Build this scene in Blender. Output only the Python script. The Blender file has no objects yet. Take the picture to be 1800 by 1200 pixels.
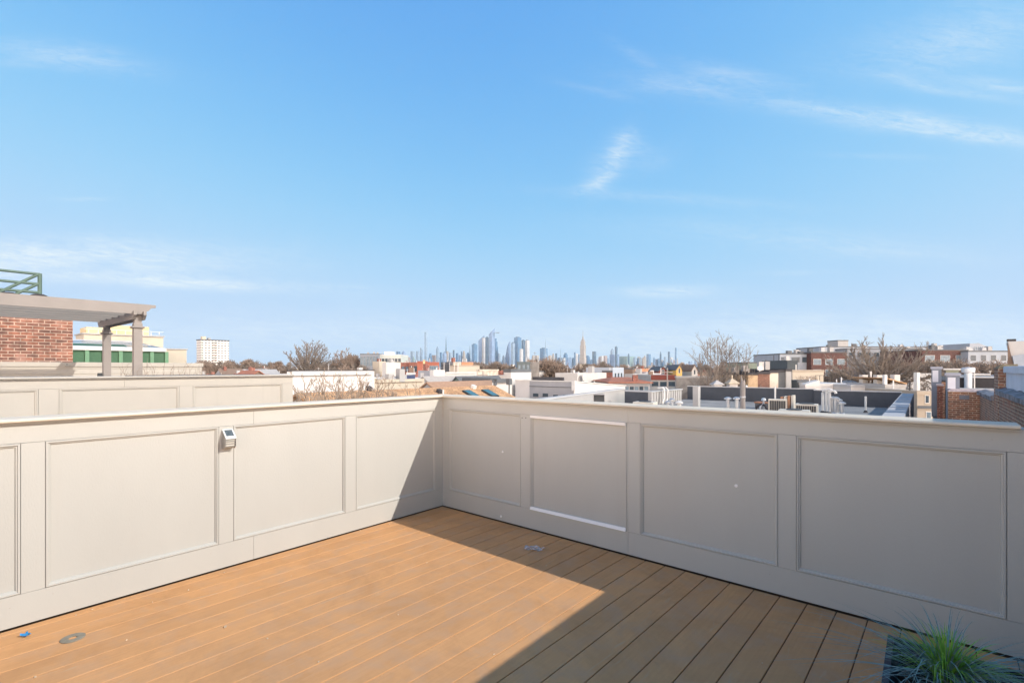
import bpy, math, random
from mathutils import Vector, noise as mnoise
R = math.radians
HAZE = 2.6e-5
F = 864.0; CX = 900.0; HY = 647.0; EYE = 1.37      # photograph's focal length, centre column, horizon row (1800 px wide), eye height
C0, S0 = .766, .643                                # the house grid: W points along the right parapet, N along the left one
YAW = -math.atan2(S0, C0)
scene = bpy.context.scene
# ---------------------------------------------------------------- camera
cd = bpy.data.cameras.new('camera'); cam = bpy.data.objects.new('camera', cd); scene.collection.objects.link(cam)
cam.location = (0, 0, EYE); cam.rotation_euler = (R(90), 0, 0)
cd.sensor_width = 36; cd.lens = F / 1800 * 36; cd.shift_y = (HY - 600) / 1800; cd.clip_start = .05; cd.clip_end = 30000
scene.camera = cam
# ---------------------------------------------------------------- light, exposure
SUN_EL, SUN_AZ = 33.9, 109.0                      # azimuth clockwise from +Y
scene.view_settings.view_transform = 'Standard'; scene.view_settings.look = 'None'
scene.view_settings.exposure = 0.42; scene.view_settings.gamma = 1; scene.view_settings.use_curve_mapping = False
try:
    scene.cycles.max_bounces = 6; scene.cycles.volume_bounces = 0; scene.cycles.sample_clamp_indirect = 6
except Exception: pass
sd = bpy.data.lights.new('sun', 'SUN'); sun = bpy.data.objects.new('sun', sd); scene.collection.objects.link(sun)
sd.energy = 3.35; sd.angle = R(.36); sd.color = (1, .93, .84)
sv = Vector((math.sin(R(SUN_AZ)) * math.cos(R(SUN_EL)), math.cos(R(SUN_AZ)) * math.cos(R(SUN_EL)), math.sin(R(SUN_EL))))
sun.rotation_euler = sv.to_track_quat('Z', 'Y').to_euler(); sun.location = sv * 50
# ---------------------------------------------------------------- node helpers
class NT:
    def __init__(s, nt): s.nt = nt
    def n(s, typ, ins=None, **kw):
        nd = s.nt.nodes.new(typ)
        for k, v in kw.items(): setattr(nd, k, v)
        for k, v in (ins or {}).items():
            if isinstance(v, bpy.types.NodeSocket): s.nt.links.new(v, nd.inputs[k])
            else: nd.inputs[k].default_value = v
        return nd
    def m(s, op, a, b=None, c=None, clamp=False):
        ins = {0: a}
        if b is not None: ins[1] = b
        if c is not None: ins[2] = c
        return s.n('ShaderNodeMath', ins, operation=op, use_clamp=clamp).outputs[0]
    def vm(s, op, a, b=None):
        ins = {0: a}
        if b is not None: ins[1] = b
        return s.n('ShaderNodeVectorMath', ins, operation=op)
    def mix(s, f, a, b, typ='MIX'):
        nd = s.nt.nodes.new('ShaderNodeMix'); nd.data_type = 'RGBA'; nd.blend_type = typ
        for i, v in ((0, f), (6, a), (7, b)):
            if isinstance(v, bpy.types.NodeSocket): s.nt.links.new(v, nd.inputs[i])
            else: nd.inputs[i].default_value = v
        return nd.outputs[2]
    def ramp(s, f, stops):
        nd = s.n('ShaderNodeValToRGB', {0: f}); cr = nd.color_ramp
        while len(cr.elements) < len(stops): cr.elements.new(.5)
        for e, (p, c) in zip(cr.elements, stops): e.position = p; e.color = c if len(c) == 4 else (*c, 1)
        return nd.outputs[0]
# ---------------------------------------------------------------- world: physical sky with thin cirrus
world = bpy.data.worlds.new('World'); scene.world = world; world.use_nodes = True
wt = NT(world.node_tree); world.node_tree.nodes.clear()
sky = wt.n('ShaderNodeTexSky', sky_type='NISHITA', sun_disc=False, sun_elevation=R(SUN_EL), sun_rotation=R(SUN_AZ),
           altitude=30, air_density=1.15, dust_density=.25, ozone_density=2.6)
tc = wt.n('ShaderNodeTexCoord').outputs['Generated']
sp = wt.n('ShaderNodeSeparateXYZ', {0: tc})
az = wt.m('ARCTAN2', sp.outputs[0], sp.outputs[1]); el = wt.m('ARCSINE', sp.outputs[2])
yy = wt.m('MAXIMUM', sp.outputs[1], .05)
tt, vv = wt.m('DIVIDE', sp.outputs[0], yy), wt.m('DIVIDE', sp.outputs[2], yy)      # tangents of the direction ahead of the deck
ahead = wt.n('ShaderNodeMapRange', {0: sp.outputs[1], 1: .08, 2: .25, 3: 0.0, 4: 1.0}).outputs[0]
def sky_noise(su, sv_, sc, det, dist, seed=0.0, rot=0.0):
    ca, sa = math.cos(rot), math.sin(rot)
    u = wt.m('ADD', wt.m('MULTIPLY', tt, ca * su), wt.m('MULTIPLY', vv, sa * su))
    v = wt.m('ADD', wt.m('MULTIPLY', tt, -sa * sv_), wt.m('MULTIPLY', vv, ca * sv_))
    vec = wt.n('ShaderNodeCombineXYZ', {0: u, 1: v, 2: seed}).outputs[0]
    return wt.n('ShaderNodeTexNoise', {'Vector': vec, 'Scale': sc, 'Detail': det, 'Roughness': .62, 'Distortion': dist}).outputs[0]
n_streak = sky_noise(1.0, 7.0, 5.0, 8, .9, 3.1, -.08)
n_fine = sky_noise(2.2, 9.0, 9.0, 9, 1.4, 7.7, -.12)
n_soft = sky_noise(1.4, 2.0, 2.2, 3, .2, 1.3)
tot = None
def cloud(px, py, rx, ry, deg, k, fine=.5):
    global tot
    du = wt.m('SUBTRACT', tt, (px - CX) / F); dv = wt.m('SUBTRACT', vv, (HY - py) / F)
    ca, sa = math.cos(R(deg)), math.sin(R(deg))
    u = wt.m('DIVIDE', wt.m('ADD', wt.m('MULTIPLY', du, ca), wt.m('MULTIPLY', dv, sa)), rx / F)
    v = wt.m('DIVIDE', wt.m('SUBTRACT', wt.m('MULTIPLY', dv, ca), wt.m('MULTIPLY', du, sa)), ry / F)
    v = wt.m('ADD', v, wt.m('MULTIPLY', wt.m('SUBTRACT', n_soft, .5), 1.6))
    g = wt.m('EXPONENT', wt.m('MULTIPLY', wt.m('ADD', wt.m('MULTIPLY', u, u), wt.m('MULTIPLY', v, v)), -1.3))
    nn = wt.m('ADD', wt.m('MULTIPLY', n_streak, 1 - fine), wt.m('MULTIPLY', n_fine, fine))
    body = wt.m('MULTIPLY', wt.m('SUBTRACT', nn, .33), 3.0, clamp=True)
    c = wt.m('MULTIPLY', wt.m('MULTIPLY', g, body), k)
    tot = c if tot is None else wt.m('ADD', tot, c)
for c in [(90, 452, 340, 36, -1, 1.2), (300, 497, 230, 13, -3, 1.0), (120, 100, 150, 24, -9, .45), (40, 112, 60, 10, 0, .2),
          (1215, 148, 130, 24, -4, .42), (1480, 200, 170, 15, -7, .42), (1640, 218, 190, 18, -9, .5), (1420, 185, 90, 8, -10, .25), (1660, 80, 230, 40, 8, .25), (1300, 130, 110, 16, -12, .3), (1120, 100, 60, 12, -30, .2), (1700, 165, 120, 9, -8, .3), (1700, 60, 160, 60, 15, .26), (1760, 150, 90, 12, -6, .55),
          (1590, 140, 70, 10, -16, .28), (1700, 238, 200, 13, -5, .65), (1085, 275, 20, 54, -32, .62, .6), (1110, 255, 34, 26, -20, .25, .7), (1062, 290, 30, 60, -32, .2, .6), (1045, 325, 34, 12, 22, .55, .6),
          (1150, 285, 50, 30, 20, .16), (1180, 350, 240, 12, -4, .22), (1400, 420, 330, 26, -4, .26), (1560, 445, 200, 16, -5, .2),
          (1170, 511, 85, 11, 0, .8), (145, 349, 55, 5, 0, .25), (620, 505, 80, 6, -3, .25), (700, 600, 1100, 55, 0, .35),
          (1500, 600, 600, 55, 0, .5), (1400, 480, 70, 6, 2, .2), (1560, 276, 110, 6, -2, .2), (1050, 160, 80, 8, -12, .16)]:
    cloud(*c)
tot = wt.m('MINIMUM', tot, .85)
sr = wt.n('ShaderNodeSeparateColor', {0: sky.outputs[0]})       # response of the sky: softer contrast from zenith to horizon
def resp(ch, A, k, g): return wt.m('MULTIPLY', wt.m('SUBTRACT', 1.0, wt.m('EXPONENT', wt.m('MULTIPLY', wt.m('POWER', wt.m('DIVIDE', sr.outputs[ch], k), g), -1.0))), A)
mul = wt.n('ShaderNodeCombineColor', {0: resp(0, 3.45, 1.9, 1.5), 1: resp(1, 4.9, 1.66, 1.35), 2: resp(2, 6.75, 1.15, 1.0)}).outputs[0]
tot = wt.m('MULTIPLY', tot, ahead)
zen = wt.n('ShaderNodeMapRange', {0: sp.outputs[2], 1: .62, 2: .95, 3: 0.0, 4: 1.0}).outputs[0]      # the zenith, out of view, tinted deeper blue to make shade less green
mul = wt.mix(zen, mul, (.8, 1.6, 3.6, 1))
col = wt.mix(tot, mul, (5.7, 6.5, 7.0, 1))
# added fill light: unseen bright band low behind the camera lifts the shaded parapet 
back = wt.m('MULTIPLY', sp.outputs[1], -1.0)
rear_fill = wt.n('ShaderNodeMapRange', {0: back, 1: .12, 2: .62, 3: 0.0, 4: .92}, interpolation_type='SMOOTHSTEP').outputs[0]
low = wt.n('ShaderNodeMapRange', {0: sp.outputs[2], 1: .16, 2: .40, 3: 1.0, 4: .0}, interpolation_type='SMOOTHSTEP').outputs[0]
rear_fill = wt.m('MULTIPLY', wt.m('MULTIPLY', rear_fill, low), wt.m('ADD', wt.m('MULTIPLY', n_soft, .6), .68), clamp=True)
col = wt.mix(rear_fill, col, (88.0, 68.0, 54.0, 1))
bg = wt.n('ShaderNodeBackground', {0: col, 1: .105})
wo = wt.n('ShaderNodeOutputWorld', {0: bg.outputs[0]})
# ---------------------------------------------------------------- materials
MATS = {}
def mat(name, col, rough=.7, var=.10, nscale=6.0, bump=0.0, bscale=60.0, metal=0.0, stretch=(1, 1, 1), dirt=None, spec=.25):
    if name in MATS: return MATS[name]
    m = bpy.data.materials.new(name); m.use_nodes = True; t = NT(m.node_tree); m.node_tree.nodes.clear()
    co = t.n('ShaderNodeTexCoord').outputs['Object']
    mp = t.n('ShaderNodeMapping', {0: co, 3: stretch}).outputs[0]
    n1 = t.n('ShaderNodeTexNoise', {'Vector': mp, 'Scale': nscale, 'Detail': 6, 'Roughness': .6}).outputs[0]
    lo = tuple(c * (1 - var) for c in col) + (1,); hi = tuple(min(1, c * (1 + var)) for c in col) + (1,)
    base = t.ramp(n1, [(.3, lo), (.7, hi)])
    if dirt:
        n2 = t.n('ShaderNodeTexNoise', {'Vector': mp, 'Scale': nscale * .23, 'Detail': 8, 'Roughness': .7}).outputs[0]
        n3 = t.n('ShaderNodeTexNoise', {'Vector': t.n('ShaderNodeMapping', {0: co, 3: (1, 1, .06)}).outputs[0], 'Scale': nscale * 6, 'Detail': 5, 'Roughness': .7}).outputs[0]
        f = t.m('ADD', t.m('MULTIPLY', t.m('SUBTRACT', n2, .5, clamp=True), dirt[1] * 5), t.m('MULTIPLY', t.m('SUBTRACT', n3, .58, clamp=True), dirt[1] * 3.5), clamp=True)
        base = t.mix(f, base, (*dirt[0], 1))
    ins = {'Base Color': base, 'Roughness': rough, 'Metallic': metal, 'Specular IOR Level': spec}
    b = t.n('ShaderNodeBsdfPrincipled', ins)
    if bump:
        nb = t.n('ShaderNodeTexNoise', {'Vector': mp, 'Scale': bscale, 'Detail': 4}).outputs[0]
        bn = t.n('ShaderNodeBump', {'Height': nb, 'Strength': bump, 'Distance': .01})
        t.nt.links.new(bn.outputs[0], b.inputs['Normal'])
    t.n('ShaderNodeOutputMaterial', {0: b.outputs[0]})
    MATS[name] = m; return m
def uz(t, ang=None):
    """wall coordinates for a box that stands square in its own frame: along the wall, and up"""
    co = t.n('ShaderNodeTexCoord').outputs['Object']; s = t.n('ShaderNodeSeparateXYZ', {0: co})
    u = t.m('ADD', s.outputs[0], s.outputs[1])
    return t.n('ShaderNodeCombineXYZ', {0: u, 1: s.outputs[2], 2: 0.0}).outputs[0], co
def brickmat(name, c1, c2, mortar, bw=.21, bh=.075, ms=.012, bump=.6, rough=.9, patch=None):
    if name in MATS: return MATS[name]
    m = bpy.data.materials.new(name); m.use_nodes = True; t = NT(m.node_tree); m.node_tree.nodes.clear()
    v, co = uz(t)
    wob = t.n('ShaderNodeTexNoise', {'Vector': co, 'Scale': 3.0}).outputs[1]
    v2 = t.vm('ADD', v, t.vm('SCALE', wob).outputs[0]).outputs[0] if False else v
    br = t.n('ShaderNodeTexBrick', {'Vector': v2, 'Color1': (*c1, 1), 'Color2': (*c2, 1), 'Mortar': (*mortar, 1), 'Scale': 1.0,
             'Mortar Size': ms, 'Mortar Smooth': .3, 'Bias': -.1, 'Brick Width': bw, 'Row Height': bh})
    nz = t.n('ShaderNodeTexNoise', {'Vector': co, 'Scale': 9.0, 'Detail': 5}).outputs[0]
    nz2 = t.n('ShaderNodeTexNoise', {'Vector': co, 'Scale': 1.3, 'Detail': 5}).outputs[0]
    c = t.mix(1.0, br.outputs[0], t.ramp(nz, [(.3, (.62, .62, .62)), (.7, (1.25, 1.22, 1.2))]), 'MULTIPLY')
    c = t.mix(1.0, c, t.ramp(nz2, [(.3, (.75, .75, .76)), (.65, (1.15, 1.12, 1.1))]), 'MULTIPLY')
    if patch: c = t.mix(t.m('MULTIPLY', t.m('SUBTRACT', nz2, .55, clamp=True), 6, clamp=True), c, (*patch, 1))
    b = t.n('ShaderNodeBsdfPrincipled', {'Base Color': c, 'Roughness': rough})
    bn = t.n('ShaderNodeBump', {'Height': t.m('SUBTRACT', 1.0, br.outputs[1]), 'Strength': bump, 'Distance': .008})
    t.nt.links.new(bn.outputs[0], b.inputs['Normal'])
    t.n('ShaderNodeOutputMaterial', {0: b.outputs[0]}); MATS[name] = m; return m
def facade(name, wall, glass, cw, ch, ms, gloss=.25, vert=False):
    """curtain wall or window grid of a far building: glass cells between floor bands and mullions"""
    if name in MATS: return MATS[name]
    m = bpy.data.materials.new(name); m.use_nodes = True; t = NT(m.node_tree); m.node_tree.nodes.clear()
    v, co = uz(t)
    g2 = tuple(min(1, c * 1.35 + .02) for c in glass)
    br = t.n('ShaderNodeTexBrick', {'Vector': v, 'Color1': (*glass, 1), 'Color2': (*g2, 1), 'Mortar': (*wall, 1), 'Scale': 1.0,
             'Mortar Size': ms, 'Mortar Smooth': .1, 'Bias': 0, 'Brick Width': cw, 'Row Height': ch}, offset=0.0)
    nz = t.n('ShaderNodeTexNoise', {'Vector': co, 'Scale': .02, 'Detail': 3}).outputs[0]
    c = t.mix(1.0, br.outputs[0], t.ramp(nz, [(.3, (.85, .86, .88)), (.7, (1.12, 1.1, 1.08))]), 'MULTIPLY')
    ro = t.m('ADD', t.m('MULTIPLY', br.outputs[1], .5), gloss)
    b = t.n('ShaderNodeBsdfPrincipled', {'Base Color': c, 'Roughness': ro})
    t.n('ShaderNodeOutputMaterial', {0: b.outputs[0]}); MATS[name] = m; return m
PAINT = dict(rough=.72, spec=.22, var=.035, nscale=1.6, bump=.10, bscale=140, stretch=(1, 1, .35))
beige_n = mat('beige_paint_neighbour', (.43, .405, .36), dirt=((.34, .32, .28), .35), rough=.75, spec=.2, var=.05, nscale=1.6)
beige = mat('beige_paint', (.500, .488, .449), dirt=((.50, .46, .42), .35), **PAINT)
beige2 = mat('beige_paint_panel', (.490, .478, .440), dirt=((.47, .44, .40), .5), **PAINT)
moldw = mat('white_primer', (.90, .88, .86), rough=.45, var=.02)
greyp = mat('pergola_paint', (.25, .23, .215), rough=.6, var=.06, nscale=3)
black = mat('black_gap', (.02, .02, .022), rough=.9)
cap_paint = mat('beige_cap_paint', (.655, .59, .49), rough=.95, var=.04, nscale=1.6, spec=0.0, stretch=(.4, 1, 1))
white_w = mat('white_stucco', (.52, .51, .49), rough=.8, var=.06, nscale=.8, dirt=((.52, .50, .47), .35))
white_b = mat('bright_white_coating', (.57, .56, .545), rough=.6, var=.04, nscale=.9, dirt=((.62, .61, .59), .3))
cream = mat('cream_render', (.48, .43, .35), rough=.85, var=.05, nscale=.8, dirt=((.50, .44, .36), .25))
sandm = mat('sand_render', (.36, .31, .25), rough=.85, var=.08, nscale=.9)
greyw = mat('grey_siding_paint', (.30, .31, .33), rough=.7, var=.06, nscale=.9, dirt=((.25, .25, .27), .3))
lgrey = mat('light_grey_render', (.36, .36, .355), rough=.8, var=.07, nscale=.8, dirt=((.35, .34, .33), .3))
dgrey = mat('dark_grey_cladding', (.11, .12, .13), rough=.7, var=.1, nscale=1.2)
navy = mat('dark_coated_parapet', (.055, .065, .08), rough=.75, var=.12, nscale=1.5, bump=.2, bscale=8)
brownw = mat('brown_render', (.21, .15, .115), rough=.85, var=.12, nscale=1.2)
redw = brickmat('red_brick_far', (.27, .09, .07), (.21, .075, .058), (.36, .25, .2), .5, .18, .02, .2)
tar = mat('tar_roofing', (.06, .06, .065), rough=.85, var=.2, nscale=2, bump=.4, bscale=12)
silver = mat('silver_roof_coating', (.42, .43, .44), rough=.6, var=.1, nscale=.9, dirt=((.28, .28, .28), .5))
roofg = mat('grey_membrane', (.30, .30, .30), rough=.8, var=.08, nscale=.5, dirt=((.20, .20, .20), .5))
terra = mat('red_shingle', (.34, .15, .10), rough=.9, var=.18, nscale=3)
glass = mat('window_glass', (.05, .07, .09), rough=.12, var=.2, nscale=.7)
glassl = mat('window_glass_pale', (.14, .19, .23), rough=.15, var=.3, nscale=1.5)
galv = mat('galvanised_metal', (.50, .52, .54), rough=.38, metal=.75, var=.1, nscale=5)
whitem = mat('white_metal', (.60, .60, .58), rough=.4, var=.06, nscale=4)
acm = mat('ac_casing', (.56, .53, .46), rough=.5, var=.06, nscale=4)
acd = mat('ac_grille', (.05, .055, .06), rough=.5, metal=.3)
greenp = mat('green_paint', (.045, .115, .065), rough=.5, var=.1)
greenr = mat('green_rail_paint', (.085, .14, .115), rough=.5, var=.1)
bark = mat('grey_bark', (.15, .125, .105), rough=.95, var=.25, nscale=8)
twigm = mat('bare_twigs', (.20, .172, .148), rough=.95, var=.25, nscale=3)
twigr = mat('reddish_twigs', (.24, .188, .152), rough=.95, var=.25, nscale=3)
twigt = mat('tan_twigs', (.33, .26, .20), rough=.95, var=.25, nscale=3)
woodg = mat('weathered_wood', (.27, .25, .235), rough=.9, var=.25, nscale=6, stretch=(6, 6, .5), bump=.5, bscale=30)
plasticb = mat('dark_plastic', (.035, .04, .05), rough=.45, var=.1)
soil = mat('dark_soil', (.025, .02, .017), rough=1, var=.4, nscale=40, bump=1, bscale=90)
print('p1 ok')
# ---------------------------------------------------------------- geometry helpers
COL = scene.collection
def G(a, b, z=0.0): return Vector((a * C0 + b * S0, -a * S0 + b * C0, z))
def ab(px, A=None, B=None, Y=None):
    """photo column -> grid position (a, b, depth) on the line a=A, on the line b=B or at depth Y"""
    t = (px - CX) / F; ka = C0 * t - S0; kb = S0 * t + C0
    if A is not None: Y = A / ka
    elif B is not None: Y = B / kb
    return ka * Y, kb * Y, Y
def zz(py, Y): return EYE - (py - HY) / F * Y
class MB:
    def __init__(s): s.v = []; s.f = []
    def quad(s, *p):
        i = len(s.v); s.v += [tuple(q) for q in p]; s.f.append(tuple(range(i, i + len(p)))); return s
    def box(s, x0, x1, y0, y1, z0, z1):
        if x0 > x1: x0, x1 = x1, x0
        if y0 > y1: y0, y1 = y1, y0
        i = len(s.v)
        s.v += [(x0, y0, z0), (x1, y0, z0), (x1, y1, z0), (x0, y1, z0), (x0, y0, z1), (x1, y0, z1), (x1, y1, z1), (x0, y1, z1)]
        s.f += [tuple(i + k for k in q) for q in ((0, 3, 2, 1), (4, 5, 6, 7), (0, 1, 5, 4), (1, 2, 6, 5), (2, 3, 7, 6), (3, 0, 4, 7))]
        return s
    def bbox(s, x0, x1, y0, y1, z0, z1, c=.005):
        """box with its upper edges chamfered"""
        return s.loft([[(x0, y0, z0), (x1, y0, z0), (x1, y1, z0), (x0, y1, z0)], [(x0, y0, z1 - c), (x1, y0, z1 - c), (x1, y1, z1 - c), (x0, y1, z1 - c)],
                       [(x0 + c, y0 + c, z1), (x1 - c, y0 + c, z1), (x1 - c, y1 - c, z1), (x0 + c, y1 - c, z1)]])
    def loft(s, rings, cap=True):
        i = len(s.v); n = len(rings[0])
        for r in rings: s.v += [tuple(q) for q in r]
        for k in range(len(rings) - 1):
            for j in range(n):
                a = i + k * n + j; b = i + k * n + (j + 1) % n
                s.f.append((a, b, b + n, a + n))
        if cap:
            s.f.append(tuple(range(i + n - 1, i - 1, -1))); s.f.append(tuple(range(i + (len(rings) - 1) * n, i + len(rings) * n)))
        return s
    def cyl(s, x, y, z0, z1, r, r2=None, n=10):
        r2 = r if r2 is None else r2
        return s.loft([[(x + q * math.cos(k * 2 * math.pi / n), y + q * math.sin(k * 2 * math.pi / n), z) for k in range(n)] for z, q in ((z0, r), (z1, max(r2, 1e-4)))])
    def lathe(s, x, y, prof, n=12):
        return s.loft([[(x + max(q, 1e-4) * math.cos(k * 2 * math.pi / n), y + max(q, 1e-4) * math.sin(k * 2 * math.pi / n), z) for k in range(n)] for q, z in prof])
    def tube(s, pts, rs, n=6):
        rings = []; pts = [Vector(p) for p in pts]
        if not isinstance(rs, (list, tuple)): rs = [rs] * len(pts)
        for k, p in enumerate(pts):
            d = (pts[min(k + 1, len(pts) - 1)] - pts[max(k - 1, 0)]).normalized()
            u = d.cross(Vector((.31, .17, .93)) if abs(d.z) < .9 else Vector((1, .1, 0))).normalized(); w = d.cross(u)
            rings.append([p + (u * math.cos(j * 2 * math.pi / n) + w * math.sin(j * 2 * math.pi / n)) * rs[k] for j in range(n)])
        return s.loft(rings)
    def extr(s, poly, d0, d1, fn):
        """poly of 2-D points pushed from d0 to d1; fn(u, v, d) -> xyz"""
        return s.loft([[fn(u, v, d) for u, v in poly] for d in (d0, d1)])
    def build(s, name, m, parent=None, smooth=False, loc=None, rz=0.0, bevel=0):
        me = bpy.data.meshes.new(name); me.from_pydata(s.v, [], s.f); me.update()
        import bmesh
        bm = bmesh.new(); bm.from_mesh(me); bmesh.ops.recalc_face_normals(bm, faces=bm.faces); bm.to_mesh(me); bm.free()
        if smooth:
            for p in me.polygons: p.use_smooth = True
        me.materials.append(m); o = bpy.data.objects.new(name, me); COL.objects.link(o)
        if parent is not None: o.parent = parent
        if loc is not None: o.location = loc
        if rz: o.rotation_euler = (0, 0, rz)
        if bevel:
            bv = o.modifiers.new('bevel', 'BEVEL'); bv.width = bevel; bv.segments = 2; bv.limit_method = 'ANGLE'
        return o
def tag(o, label=None, cat=None, group=None, kind=None):
    if label: o['label'] = label
    if cat: o['category'] = cat
    if group: o['group'] = group
    if kind: o['kind'] = kind
    return o
def thing(name, label, cat, loc=(0, 0, 0), rz=0.0, group=None):
    o = bpy.data.objects.new(name, None); COL.objects.link(o); o.location = loc; o.rotation_euler = (0, 0, rz); o.empty_display_size = .2
    return tag(o, label, cat, group)
def copy_tree(o, parent=None):
    c = o.copy(); COL.objects.link(c); c.parent = parent
    for ch in [x for x in bpy.data.objects if x.parent == o]: copy_tree(ch, c)
    return c
GROUND = -10.0
# ---------------------------------------------------------------- ground, reaching the horizon, and the far low hills
gm = mat('city_ground', (.17, .155, .14), rough=.95, var=.3, nscale=.02)
tag(MB().quad((-7500, -2000, GROUND), (7500, -2000, GROUND), (7500, 8000, GROUND), (-7500, 8000, GROUND)).build('ground', gm), kind='structure')
# ---------------------------------------------------------------- the deck
def deck_material():
    m = bpy.data.materials.new('composite_decking'); m.use_nodes = True; t = NT(m.node_tree); m.node_tree.nodes.clear()
    co = t.n('ShaderNodeTexCoord').outputs['Object']
    s = t.n('ShaderNodeSeparateXYZ', {0: co})
    pid = t.m('FLOOR', t.m('DIVIDE', s.outputs[0], .143))
    rnd = t.n('ShaderNodeTexWhiteNoise', {1: pid}, noise_dimensions='1D').outputs[0]
    off = t.n('ShaderNodeCombineXYZ', {0: s.outputs[0], 1: t.m('ADD', s.outputs[1], t.m('MULTIPLY', rnd, 37.0)), 2: 0.0}).outputs[0]
    mp = t.n('ShaderNodeMapping', {0: off, 3: (1, .05, 1)}).outputs[0]
    grain = t.n('ShaderNodeTexNoise', {'Vector': mp, 'Scale': 60.0, 'Detail': 6, 'Roughness': .65}).outputs[0]
    blot = t.n('ShaderNodeTexNoise', {'Vector': co, 'Scale': 1.7, 'Detail': 9, 'Roughness': .72, 'Distortion': .6}).outputs[0]
    scr = t.n('ShaderNodeTexNoise', {'Vector': t.n('ShaderNodeMapping', {0: co, 2: (0, 0, .7), 3: (1, .12, 1)}).outputs[0], 'Scale': 26.0, 'Detail': 3, 'Roughness': .5, 'Distortion': 1.0}).outputs[0]
    c = t.ramp(grain, [(.25, (.585, .308, .140)), (.75, (.67, .364, .166))])
    c = t.mix(1.0, c, t.ramp(rnd, [(0, (.95, .95, .96)), (1, (1.05, 1.04, 1.03))]), 'MULTIPLY')
    c = t.mix(t.m('MULTIPLY', t.m('SUBTRACT', blot, .46, clamp=True), 3.2, clamp=True), c, (.47, .25, .115, 1))
    c = t.mix(t.m('MULTIPLY', t.m('SUBTRACT', blot, .66, clamp=True), 5, clamp=True), c, (.38, .235, .125, 1))
    c = t.mix(t.m('MULTIPLY', t.m('SUBTRACT', scr, .66, clamp=True), 7, clamp=True), c, (.56, .38, .24, 1))
    sm = t.n('ShaderNodeTexNoise', {'Vector': co, 'Scale': 7.0, 'Detail': 4, 'Roughness': .55, 'Distortion': 2.0}).outputs[0]
    c = t.mix(t.m('MULTIPLY', t.m('SUBTRACT', sm, .66, clamp=True), 3, clamp=True), c, (.42, .24, .12, 1))
    gr = t.n('ShaderNodeTexNoise', {'Vector': off, 'Scale': 5.5, 'Detail': 6, 'Roughness': .6, 'Distortion': .5}).outputs[0]
    c = t.mix(t.m('MULTIPLY', t.m('SUBTRACT', gr, .47, clamp=True), 2.6, clamp=True), c, (.52, .33, .205, 1))
    b = t.n('ShaderNodeBsdfPrincipled', {'Base Color': c, 'Roughness': .8, 'Specular IOR Level': .06})
    bn = t.n('ShaderNodeBump', {'Height': grain, 'Strength': .25, 'Distance': .003}); t.nt.links.new(bn.outputs[0], b.inputs['Normal'])
    t.n('ShaderNodeOutputMaterial', {0: b.outputs[0]}); return m
DM = deck_material()
CORNER = (-3.67, 3.302)
def plank_prof(x0, x1):     # cross-section of a board with eased edges
    c = .0018
    return [(x0, -.025), (x1, -.025), (x1, -c), (x1 - c, 0), (x0 + c, 0), (x0, -c)]
dk = MB(); PR = R(1.6)      # boards run 1.6 degrees off the left parapet
ca, sa = math.cos(PR), math.sin(PR)
def clip(poly, nx, ny, d):   # keep nx*x+ny*y <= d
    out = []
    for i in range(len(poly)):
        p, q = poly[i], poly[(i + 1) % len(poly)]; fp = nx * p[0] + ny * p[1] - d; fq = nx * q[0] + ny * q[1] - d
        if fp <= 0: out.append(p)
        if (fp < 0) != (fq < 0):
            k = fp / (fp - fq); out.append((p[0] + k * (q[0] - p[0]), p[1] + k * (q[1] - p[1])))
    return out
# deck local frame: x across boards, y along boards; origin at the corner; rotated by PR in the grid frame
for i in range(-30, 60):
    x0, x1 = i * .143 + .0025, (i + 1) * .143 - .0025
    def clipall(xa, xb):
        P = [(xa, -8), (xb, -8), (xb, 3), (xa, 3)]
        # grid u (a - corner) = ca*x + sa*y ; v = -sa*x + ca*y
        P = clip(P, -ca, -sa, -.006); P = clip(P, ca, sa, 4.75) if P else P
        P = clip(P, -sa, ca, -.010) if P else P; P = clip(P, sa, -ca, 7.8) if P else P
        return P
    top = clipall(x0 + .0018, x1 - .0018); low = clipall(x0, x1)
    if len(top) < 3 or len(low) < 3: continue
    ids = len(dk.v)
    dk.v += [(x, y, 0) for x, y in top]; dk.f.append(tuple(range(ids, ids + len(top))))
    ids = len(dk.v); n = len(low); dk.v += [(x, y, -.0018) for x, y in low] + [(x, y, -.022) for x, y in low]
    for j in range(n): dk.f.append((ids + j, ids + (j + 1) % n, ids + n + (j + 1) % n, ids + n + j))
    # eased long edges
    lx0 = [p for p in low if abs(p[0] - x0) < 1e-6]; lx1 = [p for p in low if abs(p[0] - x1) < 1e-6]
    for L, s in ((lx0, 1), (lx1, -1)):
        if len(L) >= 2:
            ya, yb = min(p[1] for p in L), max(p[1] for p in L); xx = L[0][0]
            tt = [p[1] for p in top if abs(p[0] - (xx + s * .0018)) < 1e-6]
            if len(tt) >= 2:
                dk.quad((xx, ya, -.0018), (xx, yb, -.0018), (xx + s * .0018, max(tt), 0), (xx + s * .0018, min(tt), 0))
deck = dk.build('deck', DM, loc=G(*CORNER), rz=YAW - PR)
tag(deck, kind='structure')
sub = MB().box(-3.8, 1.1, -6.2, 3.4, -.30, -.0062).build('deck_joists', mat('groove_brown', (.10, .06, .035), rough=.95, var=.3, nscale=9), loc=(0, 0, 0), rz=YAW); tag(sub, kind='structure')
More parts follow.
